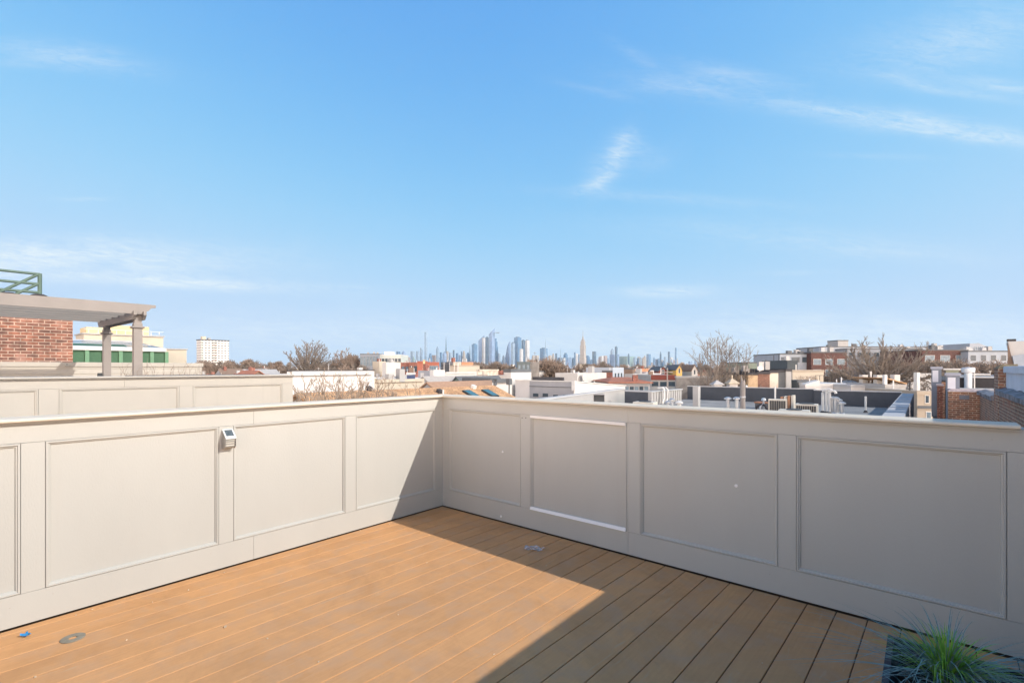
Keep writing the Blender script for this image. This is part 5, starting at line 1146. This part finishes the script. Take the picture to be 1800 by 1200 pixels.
# ================================================================ bare trees
def grow(seed, H, levels, r0, stems=1, fork=3, spread=.5, rx=.3, rz=.3, cz=.7, lean=.25, up=.12, twig=.012, trunk_frac=.28, k0=.62, wob=.16, crotch=0.0):
    """(trunk, crown) mesh builders of a leafless tree of height H whose crown fills an ellipsoid of half sizes rx*H, rz*H about height cz*H"""
    rg = random.Random(seed); T, Cn = MB(), MB()
    def inside(p): return (p.x * p.x + p.y * p.y) / (rx * H) ** 2 + ((p.z - cz * H) / (rz * H)) ** 2
    def branch(p, d, L, r, lv):
        n = 4 if lv < 2 else (3 if lv < levels else 2); pts = [p.copy()]; rs = [r]; out = False
        for k in range(n):
            d = (d + Vector((rg.gauss(0, wob), rg.gauss(0, wob), rg.gauss(up * .3, wob * .5)))).normalized()
            p = p + d * L / n; pts.append(p.copy()); rs.append(r * (1 - .38 * (k + 1) / n))
            if lv > 0 and p.z > cz * H * .8 and inside(p) > 1 + rg.uniform(-.12, .16): out = True; break
        (T if lv <= 1 else Cn).tube(pts, [max(x, twig) for x in rs], 7 if lv <= 1 else (4 if lv <= 3 else 3))
        if lv >= levels: return
        if out and lv < levels - 1: lv = levels - 2; L *= .6
        elif out: return
        nb = fork + (1 if rg.random() < .5 else 0)
        for i in range(nb):
            q = pts[-1] if i < 2 else pts[max(1, int(rg.uniform(.3, .95) * (len(pts) - 1)))]
            ang = i * 6.283 / nb + rg.uniform(-.6, .6); side = Vector((math.cos(ang), math.sin(ang), 0)); side = (side - d * side.dot(d))
            if side.length < .05: side = Vector((1, 0, 0))
            side.normalize(); tilt = spread * rg.uniform(.5, 1.3)
            nd = (d * math.cos(tilt) + side * math.sin(tilt) + Vector((0, 0, up))).normalized()
            branch(q, nd, L * rg.uniform(.64, .86) * (k0 if lv == 0 else 1), r * (.62 if i < 2 else .5), lv + 1)
    if crotch: T.tube([(0, 0, 0), (.06 * H * .3, 0, crotch * H * .5), (0, 0, crotch * H)], [r0 * 1.25, r0, r0 * .9], 8)
    for s in range(stems):
        ang = s * 2.4 + rg.uniform(-.3, .3); ln = lean * (stems > 1) * (rg.uniform(.35, 1.15) if crotch else 1); d = Vector((math.cos(ang) * ln, math.sin(ang) * ln, 1)).normalized()
        branch(Vector((math.cos(ang), math.sin(ang), 0)) * ((.3 if stems > 1 else 0) if not crotch else 0) + Vector((0, 0, crotch * H)), d, H * trunk_frac * (rg.uniform(.8, 1.1) if crotch else 1), r0 * (.55 if crotch else 1), 1 if crotch else 0)
    return T, Cn
def fan(seed, H, cr, n, tilt, rx, rz, r0, twig, sides=9, curl=.35, jit=.10, sub=4, sub2=3, stems=1):
    """leafless tree whose limbs spread like a fan from a fork at height cr: limb > side branches > twigs"""
    rg = random.Random(seed); T, Cn = MB(), MB()
    if stems == 1: T.tube([(0, 0, 0), (.02 * H, .01 * H, cr * .5), (0, 0, cr)], [r0 * 1.3, r0 * 1.05, r0], 8)
    def shoot(p, d, L, r, lv):
        k = 3; pts = [p.copy()]; rs = [max(r, twig)]
        for i in range(k):
            d = (d + Vector((rg.gauss(0, .13), rg.gauss(0, .13), rg.gauss(.10, .06)))).normalized(); p = p + d * L / k; pts.append(p.copy()); rs.append(max(r * (1 - .7 * (i + 1) / k), twig))
        Cn.tube(pts, rs, 4 if lv == 0 else 3)
        m = (sub, sub2, 0)[lv]
        for j in range(m):
            q = pts[min(3, 1 + int(rg.random() * 3))]; s = Vector((rg.gauss(0, 1), rg.gauss(0, 1), rg.gauss(0, .6))); s = (s - d * s.dot(d)).normalized(); a = rg.uniform(.35, .8)
            shoot(q, (d * math.cos(a) + s * math.sin(a)).normalized(), L * rg.uniform(.38, .62), r * .55, lv + 1)
    for i in range(n):
        f = ((i + .5) / n) ** .62; th = tilt * f * rg.uniform(.85, 1.1); az_ = i * 2.39996 + rg.uniform(-.3, .3); k = rg.uniform(.80, 1.04)
        base = Vector((0, 0, cr * (1 - .10 * rg.random()))) if stems == 1 else Vector((math.cos(az_) * .5, math.sin(az_) * .5, 0))
        e = Vector((math.cos(az_) * rx * math.sin(th) * k, math.sin(az_) * rx * math.sin(th) * k, cr + rz * max(.12, math.cos(th)) ** .75 * k))
        c = base + Vector(((e.x - base.x) * (.62 + curl * .3), (e.y - base.y) * (.62 + curl * .3), (e.z - base.z) * (.5 - curl * .3)))
        pts = []; m = 9; off = Vector((0, 0, 0))
        for j in range(m + 1):
            t = j / m; p = base * (1 - t) ** 2 + c * 2 * t * (1 - t) + e * t * t
            if 0 < j: off = off + Vector((rg.gauss(0, 1), rg.gauss(0, 1), rg.gauss(0, .5))) * jit * H * .022
            pts.append(p + off * min(1, t * 2))
        L = (e - base).length; rl = r0 * rg.uniform(.36, .58) * (1 if stems == 1 else 1.8)
        T.tube(pts[:6], [max(twig, rl * (1 - .8 * j / m)) for j in range(6)], 6); Cn.tube(pts[5:], [max(twig, rl * (1 - .8 * (j + 5) / m)) for j in range(len(pts) - 5)], 5)
        for j in range(sides):
            t = .28 + .70 * (j + rg.random() * .7) / sides; 
            if stems > 1: t = .45 + .53 * (j + rg.random() * .7) / sides
            jj = min(m - 1, int(t * m)); q = pts[jj].lerp(pts[jj + 1], t * m - jj); d = (pts[jj + 1] - pts[jj]).normalized()
            s = Vector((rg.gauss(0, 1), rg.gauss(0, 1), rg.gauss(0, .8))); s = (s - d * s.dot(d)).normalized(); a = rg.uniform(.4, .85)
            shoot(q, (d * math.cos(a) + s * math.sin(a)).normalized(), L * (.34 - .22 * t) * rg.uniform(.7, 1.15), rl * .32, 0)
    return T, Cn
def tree(label, px, ytop, Y, grown, base=GROUND, m=twigm, group=None, rz=0.0, name='bare_tree', wide=1.0, pxh=None):
    T, Cn = grown; zt = zz(ytop, Y); hs = sorted(v[2] for v in Cn.v); h = hs[int(len(hs) * .9993)]; s = (zt - base) / h
    t = thing(name, label, 'tree', ((px - CX) / F * Y, Y, base), rz, group)
    if isinstance(T, MB): a = T.build('trunk', bark, t); b = Cn.build('crown', m, t)
    a.scale = b.scale = (s * wide, s * wide, s); return t
tree('big round-crowned bare tree left of the skyline', 541, 597, 115, fan(3, 18, 9.6, 24, 1.5, 5.7, 8.2, .42, .030, sides=9, curl=-.1))
tree('smaller bare tree just right of the big round-crowned one', 603, 611, 150, fan(5, 16, 10.5, 12, 1.3, 4.2, 6.2, .34, .042, sides=8), m=twigr)
tree('tall many-stemmed bare tree right of the skyline', 1268, 581, 62, fan(8, 16, 8.6, 13, 1.20, 4.0, 7.6, .16, .0165, sides=11, curl=.75, stems=5, jit=.16))
tree('broad spreading bare tree with thick limbs in front of the apartment complex', 1541, 587, 72, fan(15, 16, 9.3, 24, 1.55, 7.2, 6.4, .58, .021, sides=10, curl=.15, jit=.20))
tree('tree with many fine bare branches beside the big spreading one, right side', 1640, 640, 66, fan(17, 11, 6.6, 10, 1.3, 3.6, 4.2, .2, .022, sides=7))
# near branches behind the left parapet
for k, (px, yt, Y, sd, lab) in enumerate(((533, 657, 13.5, 31, 'near bare tan-twigged tree top, leftmost behind the left parapet'), (588, 648, 14.5, 32, 'near bare tree top with upright twigs, second from left behind the parapet'), (652, 652, 16, 33, 'near bare tree top in front of the cream wall'), (698, 664, 17, 34, 'low bare tree top right before the tan roof'), (560, 670, 12.5, 35, 'low tangled bare tree top close behind the parapet'), (622, 662, 14, 36, 'low tangled bare tree top in front of the tan roof'))):
    tree(lab, px, yt, Y, fan(sd, 11, 9.2, 15, 1.4, .95, 1.75, .075, .0055, sides=8, jit=.28, sub=3, sub2=2, curl=.3), m=twigt, group='bare tree tops behind the left parapet')
# distant trees: a few grown forms, copied
protos = []
VAR = [(41, .48, twigr), (42, .42, twigm), (43, .55, twigr), (44, .38, twigm)]
placed = []
rg = random.Random(77)
spots = []
for x0, x1, n, y0, y1, Ya, Yb in ((358, 400, 5, 630, 637, 150, 260), (400, 500, 9, 628, 638, 180, 300), (560, 640, 8, 620, 636, 150, 220), (600, 720, 5, 634, 642, 110, 200), (836, 905, 9, 633, 640, 110, 170), (940, 985, 7, 626, 634, 100, 150), (985, 1130, 16, 633, 642, 130, 260),
                             (1130, 1320, 16, 636, 644, 160, 300), (1320, 1380, 4, 634, 642, 120, 200), (1640, 1700, 7, 626, 638, 85, 110), (1700, 1765, 6, 630, 640, 85, 110), (1590, 1650, 5, 628, 640, 90, 110), (1460, 1530, 4, 640, 650, 80, 100), (880, 930, 2, 640, 645, 130, 200)):
    for i in range(n): spots.append((x0 + (x1 - x0) * (i + rg.uniform(.1, .9)) / n, rg.uniform(y0, y1), rg.uniform(Ya, Yb)))
for i, (px, yt, Y) in enumerate(spots):
    v = i % 4; zt = zz(yt, Y); s = (zt - GROUND) / 11.0
    if len(protos) < 4:
        sd, sp_, mm = VAR[v]; T, Cn = grow(sd, 11, 5, .2, 2, 4, sp_ + .1, rx=.34, rz=.30, cz=.70, twig=.045, lean=.15, trunk_frac=.48, k0=.5); h = max(q[2] for q in Cn.v)
        t = thing('distant_bare_tree', '', 'tree', (0, 0, 0), 0, 'distant bare trees among the roofs'); a = T.build('trunk', bark, t); b = Cn.build('crown', mm, t)
        a.scale = b.scale = (11 / h,) * 3; protos.append(t)
    else: t = copy_tree(protos[v])
    t.location = ((px - CX) / F * Y, Y, GROUND); t.rotation_euler = (0, 0, rg.uniform(0, 6.28)); t.scale = (s * 1.0, s * 1.0, s)
    kind = ('reddish' if VAR[v][2] is twigr else 'grey-brown')
    t['label'] = '%s distant bare tree %s' % (kind, zone(px))
# dark round evergreen
t = thing('evergreen_shrub', 'dark round leafy tree beside the white steep-gabled house', 'tree', ((1222 - CX) / F * 90, 90, GROUND))
MB().cyl(0, 0, 0, 8, .2, .1, n=6).build('trunk', bark, t)
lf = MB(); rg2 = random.Random(4)
for i in range(1500):
    d = Vector((rg2.gauss(0, 1), rg2.gauss(0, 1), rg2.gauss(0, 1))).normalized() * (rg2.random() ** .33); p = Vector((d.x * 1.5, d.y * 1.5, 8.3 + d.z * .95)); u = Vector((rg2.gauss(0, 1), rg2.gauss(0, 1), rg2.gauss(0, 1))).normalized() * .14; w_ = u.cross(Vector((rg2.random(), rg2.random(), rg2.random()))).normalized() * .10
    lf.quad(p - u, p + w_, p + u, p - w_)
lf.build('crown', mat('dark_leaves', (.03, .035, .02), rough=.8, var=.4), t)
# ================================================================ the skyline, six kilometres away
YS = 6000.0
c_blue = facade('glass_blue', (.10, .20, .32), (.05, .13, .25), 30, 12, 2.2)
c_pale = facade('glass_pale', (.22, .31, .41), (.14, .22, .32), 26, 12, 3)
c_dark = facade('glass_dark', (.07, .13, .20), (.035, .08, .14), 30, 12, 2)
c_tan = facade('stone_tan', (.32, .30, .28), (.20, .20, .21), 22, 14, 6)
c_teal = facade('glass_teal', (.20, .29, .30), (.12, .21, .23), 30, 14, 3)
c_lav = facade('glass_lavender', (.18, .27, .41), (.12, .20, .34), 34, 12, 3)
c_red = facade('stone_rose', (.29, .25, .25), (.19, .17, .18), 24, 14, 6)
c_white = facade('stone_white', (.44, .46, .48), (.30, .34, .38), 24, 13, 5)
SK = 'towers of the distant skyline'
def tower(x0, x1, y0, m, kind='box', fr=.42, Y=None, label=None, cat='tower', name='tower', sec=None):
    Y = Y or YS; xc = x0 + (x1 - x0) * fr; ac, bc, _ = ab(xc, Y=Y); a0 = ab(x0, B=bc)[0] - ac; b1 = ab(x1, A=ac)[1] - bc
    b1 = min(b1, abs(a0) * 2.5 + 60) ; z = zz(y0, Y); t = gthing(name, label or 'distant tower', cat, ac, bc, 0, SK)
    def ring(s, zz_, dz=(0, 0, 0, 0), ox=0, oy=0):
        mx, my = a0 / 2 + ox, b1 / 2 + oy; hx, hy = abs(a0) / 2 * s, b1 / 2 * s
        return [(mx - hx, my - hy, zz_ + dz[0]), (mx + hx, my - hy, zz_ + dz[1]), (mx + hx, my + hy, zz_ + dz[2]), (mx - hx, my + hy, zz_ + dz[3])]
    H = z + 10; mb = MB(); g = GROUND
    if kind == 'box': mb.loft([ring(1, g), ring(1, z)])
    elif kind == 'taper': mb.loft([ring(1, g), ring(1, g + H * .35), ring(.72, g + H * .6), ring(.40, g + H * .82), ring(.10, z)])
    elif kind == 'slantr': mb.loft([ring(1, g), ring(1, z, (0, -H * .10, -H * .16, -H * .06))])
    elif kind == 'slantl': mb.loft([ring(1, g), ring(1, z, (-H * .16, -H * .08, 0, -H * .08))])
    elif kind == 'shard': mb.loft([ring(1, g), ring(.92, g + H * .4), ring(.5, z, (-H * .2, -H * .05, 0, -H * .12), ox=a0 * -.12, oy=b1 * .1)])
    elif kind == 'step': mb.loft([ring(1, g), ring(1, g + H * .72), ring(.78, g + H * .721), ring(.78, g + H * .9), ring(.5, g + H * .901), ring(.5, z)])
    elif kind == 'point': mb.loft([ring(1, g), ring(1, g + H * .82), ring(.05, z)])
    elif kind == 'dome': mb.loft([ring(1, g), ring(1, g + H * .8), ring(.9, g + H * .88), ring(.65, g + H * .95), ring(.2, z)])
    elif kind == 'spire': mb.loft([ring(1, g), ring(1, g + H * .45), ring(.55, g + H * .46), ring(.5, g + H * .66), ring(.22, g + H * .72), ring(.16, g + H * .86), ring(.02, z)])
    elif kind == 'ribbon': mb.loft([ring(1, g), ring(1, z)])
    mb.build('shaft', m, t)
    if kind == 'box' and H > 260 and x1 - x0 > 4:
        s = .55; MB().loft([ring(s, z + .01), ring(s, z + 10)]).build('crown', c_dark, t)
    if sec:
        pass
    return t, a0, b1, z
S = [
 # x0, x1, ytop, material, kind, label
 (696.5, 704, 617.5, c_blue, 'box', 'leftmost blue tower of the skyline, over the pale block'),
 (705.5, 713.5, 617, c_lav, 'dome', 'rounded lavender tower second from the left end of the skyline'),
 (721.5, 729, 617, c_pale, 'box', 'pale square tower left of the tallest thin tower'),
 (725, 729.5, 625.5, c_teal, 'point', 'short teal pointed tower in front of the pale square one'),
 (731, 738, 617, c_pale, 'box', 'pale tower just left of the glass one with curved top'),
 (738.5, 743, 609.5, c_pale, 'slantr', 'pale glass tower with a curved cut top left of the tallest thin tower'),
 (746.3, 751.2, 584, c_pale, 'ribbon', 'very tall pencil-thin pale tower at the left of the skyline'),
 (753, 760, 621, c_blue, 'step', 'blue stepped tower right of the pencil-thin tower'),
 (758, 772, 624, c_red, 'box', 'low wide rose-grey block right of the pencil-thin tower'),
 (766.5, 771.8, 608.5, c_pale, 'dome', 'slim tower with a rounded top between the two thin towers'),
 (773, 777, 619, c_blue, 'box', 'narrow blue tower left of the dark needle tower'),
 (778, 785, 616.5, c_lav, 'point', 'lavender tower with twin pointed tops left of the dark needle'),
 (782.6, 785.4, 591.5, c_dark, 'taper', 'dark stepped needle tower, second of the two very thin ones'),
 (784.5, 788.5, 617, c_tan, 'box', 'pale tan tower right of the dark needle'),
 (789, 795, 619.5, c_pale, 'box', 'pale blue square tower right of the dark needle'),
 (796, 799, 615, c_dark, 'box', 'narrow dark tower between pale ones'),
 (801.5, 805.5, 620.5, c_blue, 'box', 'short mid-blue tower left of the tan stepped tower'),
 (806, 809.5, 623.5, c_lav, 'box', 'short lavender block left of the tan stepped tower'),
 (810, 812.5, 617, c_blue, 'box', 'thin blue tower beside the tan stepped tower'),
 (812.5, 818.5, 616.5, c_tan, 'step', 'tan stepped masonry tower left of the blue cluster'),
 (819.5, 825.5, 619.5, c_blue, 'dome', 'blue-grey domed tower left of the blue cluster'),
 (824.8, 827.2, 606.5, c_dark, 'taper', 'slim tapering dark tower at the left edge of the blue cluster'),
 (829, 839.2, 605, c_blue, 'box', 'wide blue glass tower, leftmost of the big cluster'),
 (841, 851.5, 588.5, c_lav, 'slantl', 'tall pale lavender tower with a slanted top in the big cluster'),
 (847.5, 853.5, 593.5, c_white, 'box', 'cream-white slab in front of the slanted lavender tower'),
 (853, 859, 593, c_dark, 'box', 'dark blue tower between the white slab and the highest tower'),
 (859.2, 869.8, 575.5, c_lav, 'slantl', 'highest tower of the big cluster, with a slanted glass crown and a jutting deck'),
 (866, 875.5, 594.5, c_blue, 'step', 'blue stepped tower attached right of the highest tower'),
 (875.5, 880, 621, c_pale, 'box', 'short pale block at the right foot of the highest tower'),
 (883, 887.5, 624, c_pale, 'dome', 'small domed pale block between the two clusters'),
 (887.5, 898.5, 599, c_lav, 'shard', 'leaning lavender wedge-shaped tower right of the big cluster'),
 (898.3, 905, 602.5, c_pale, 'box', 'pale blue slab right of the leaning wedge tower'),
 (903.5, 916.5, 592.8, c_blue, 'box', 'broad blue glass tower right of the leaning wedge tower'),
 (913.5, 919.5, 613, c_white, 'box', 'short pale white-blue tower in front of the broad blue one'),
 (916.8, 923, 598, c_dark, 'box', 'dark blue tower joined to a pale one, right of the broad blue tower'),
 (923, 930.8, 598, c_white, 'box', 'pale tower joined to the dark blue one'),
 (934, 941, 624, c_tan, 'step', 'low tan stepped block right of the second cluster'),
 (940.5, 947.5, 624.5, c_tan, 'box', 'low sandy block left of the two-tone blue tower'),
 (949, 962.8, 612, c_blue, 'box', 'wide two-tone blue tower below a slender crown'),
 (956.2, 961.6, 594.5, c_pale, 'spire', 'slender crowned tower with a spire rising above the two-tone blue tower'),
 (964, 970, 624.5, c_tan, 'box', 'low tan block right of the two-tone blue tower'),
 (970, 975, 621, c_tan, 'step', 'tan stepped tower between blue towers'),
 (976, 979.5, 621, c_dark, 'box', 'narrow dark tower right of the tan stepped one'),
 (980, 988, 628.5, c_blue, 'box', 'low blue block under the small spire'),
 (983.2, 987.6, 612, c_pale, 'spire', 'small thin spire left of the great stepped skyscraper'),
 (989, 994, 629, c_white, 'box', 'low white block left of the great stepped skyscraper'),
 (989.5, 999, 620, c_blue, 'step', 'blue tower with a box crown left of the great stepped skyscraper'),
 (995, 1002.5, 631.5, c_lav, 'box', 'low lavender-blue block in front of the box-crowned tower'),
 (1005.3, 1009.5, 628, c_dark, 'dome', 'little dark domed block left of the great skyscraper'),
 (1009, 1012, 619, c_blue, 'box', 'thin blue-grey tower beside the great skyscraper'),
 (1011.8, 1015.5, 621, c_white, 'box', 'thin cream tower beside the great skyscraper'),
 (1015.5, 1021, 622.5, c_pale, 'box', 'pale blue tower touching the great skyscraper'),
 (1028, 1037.8, 624.5, c_blue, 'step', 'blue blocky tower right of the great skyscraper'),
 (1041, 1048, 617.5, c_dark, 'box', 'square dark blue tower standing alone right of the great skyscraper'),
 (1051.5, 1060, 626, c_red, 'step', 'brownish stepped block right of the lone dark blue tower'),
 (1056, 1061, 625.5, c_white, 'box', 'pale slim block behind the rose block'),
 (1060.5, 1067.5, 625, c_red, 'box', 'rose-grey flat-topped block left of the rounded pale tower'),
 (1073, 1080, 612, c_pale, 'dome', 'rounded pale blue tower, left of the pair'),
 (1080.8, 1085.5, 609.8, c_dark, 'box', 'slim dark and white tower with an aerial, right of the rounded one'),
 (1071.5, 1088.5, 622.5, c_lav, 'box', 'broad lavender block below the rounded tower pair'),
 (1087, 1117, 626, c_teal, 'box', 'very wide low green-grey block right of the pair'),
 (1103.4, 1106.6, 621, c_dark, 'dome', 'rooftop tank above the wide green-grey block'),
 (1113.5, 1118, 628, c_pale, 'box', 'low pale block at the right end of the green-grey one'),
 (1119.3, 1124, 629, c_dark, 'box', 'low dark block in the right part of the skyline'),
 (1128, 1133.5, 628, c_tan, 'step', 'low tan stepped block in the right part of the skyline'),
 (1131, 1136, 624, c_tan, 'point', 'tan tower with a pointed roof left of the square blue-grey tower'),
 (1136.4, 1144, 622, c_blue, 'box', 'square blue-grey tower in the right part of the skyline'),
 (1159.7, 1162.7, 617, c_dark, 'point', 'gothic spire in the right part of the skyline'),
 (1167, 1171.3, 627, c_pale, 'box', 'low pale tower right of the gothic spire'),
 (1174, 1177.8, 618, c_dark, 'box', 'slim dark tower right of the gothic spire'),
 (1178, 1183.3, 631, c_pale, 'step', 'low pale stepped block between the two slim towers'),
 (1186.3, 1189.6, 611, c_blue, 'box', 'slim tall blue tower at the right end of the skyline'),
]
for i, (x0, x1, y0, m, kind, lab) in enumerate(S):
    tower(x0, x1, y0, m, kind, fr=(.5 if kind not in ('ribbon',) else .4), Y=YS + (i * 37 % 11) * 60 - (250 if 'in front' in lab or 'jutting' in lab or 'crowned tower' in lab else 0) + (350 if kind in ('ribbon', 'taper') else 0), label=lab)
# jutting deck of the highest tower and its crane-like crown
hi = next(o for o in bpy.data.objects if o.get('label', '').startswith('highest tower'))
zd = zz(584.5, 6000)
MB().loft([[(20, 10, zd), (75, 60, zd + 2), (30, 90, zd)], [(20, 10, zd + 7), (75, 60, zd + 6), (30, 90, zd + 7)]]).build('viewing_deck', c_dark, hi)
# great stepped skyscraper
t = gthing('stepped_skyscraper', 'great stepped tan and blue-shadowed skyscraper with a tall mast, middle of the skyline', 'tower', *ab(1024.7, Y=5700)[:2], 0, SK)
k = 5700 / F
zT = lambda y: zz(y, 5700)
def sq(r, z): return [(-r, -r * .8, z), (r, -r * .8, z), (r, r * .8, z), (-r, r * .8, z)]
MB().loft([sq(31, GROUND), sq(31, zT(628)), sq(26, zT(627.8)), sq(26, zT(607)), sq(22, zT(606.8)), sq(22, zT(600)), sq(16, zT(599.5)), sq(15, zT(596.8)), sq(8, zT(596)), sq(6, zT(592.5)), sq(2.6, zT(591)), sq(1.6, zT(583))]).build('shaft', c_tan, t)
MB().cyl(0, 0, zT(583), zT(579), 1.6, .5, n=5).build('mast', c_dark, t)
# low hazy blocks filling the foot of the skyline
rg = random.Random(50)
mats = [c_blue, c_pale, c_lav, c_tan, c_red, c_pale, c_white, c_teal]
x = 694.0; segs = [(760, 'under the pencil-thin towers'), (830, 'left of the big blue cluster'), (935, 'under the blue clusters'), (1000, 'around the crowned tower'), (1070, 'around the great stepped skyscraper'), (1130, 'under the wide green-grey block'), (1250, 'at the right end of the skyline'), (1400, 'beyond the right end of the skyline')]
while x < 1235:
    w = rg.uniform(2.2, 6.5); y0 = rg.uniform(626, 638) if x < 1190 else rg.uniform(633, 641)
    nm = rg.choice(['blue-grey', 'pale'])
    m = rg.choice([c_blue, c_lav]) if nm == 'blue-grey' else rg.choice([c_pale, c_tan, c_white, c_red])
    tower(x, x + w, y0, m, rg.choice(['box', 'box', 'step']), Y=6900 + rg.uniform(0, 500), label='low hazy %s block %s' % (nm, next(s for q, s in segs if x < q)), name='city_block')
    x += w * rg.uniform(.55, 1.1)
# ================================================================ the air
hz = MB().box(-7600, 7600, -300, 8200, GROUND - 1, 640).build('haze', None) if False else None
hm = bpy.data.materials.new('air'); hm.use_nodes = True; t_ = NT(hm.node_tree); hm.node_tree.nodes.clear()
pv = t_.n('ShaderNodeVolumePrincipled', {'Color': (.86, .97, 1.0, 1), 'Density': HAZE, 'Anisotropy': .0})
o_ = hm.node_tree.nodes.new('ShaderNodeOutputMaterial'); hm.node_tree.links.new(pv.outputs[0], o_.inputs['Volume'])
hz = MB().box(-7600, 7600, -2100, 8100, GROUND - 1.0, 640).build('haze', hm); tag(hz, kind='stuff')

# ---- look-alikes: tell them apart by their order from the left
ORD = ['leftmost', 'second from left', 'third from left', 'fourth from left', 'fifth from left', 'sixth from left', 'seventh from left', 'eighth from left', 'ninth from left', 'tenth from left']
bpy.context.view_layer.update()
by = {}
for o in COL.objects:
    if o.parent is None and o.get('label'): by.setdefault(o['label'], []).append(o)
for lab, os_ in by.items():
    if len(os_) < 2: continue
    os_.sort(key=lambda o: o.matrix_world.translation.x / max(.1, o.matrix_world.translation.y)); n = len(os_)
    for i, o in enumerate(os_):
        w = ORD[i] if i < (n + 1) // 2 and i < 10 else (ORD[n - 1 - i].replace('leftmost', 'rightmost').replace('left', 'right') if n - 1 - i < 10 and not ORD[n - 1 - i].startswith('leftmost') else 'rightmost')
        if n - 1 - i >= 10 and i >= 10: w = 'middle'
        o['label'] = w + ' ' + lab
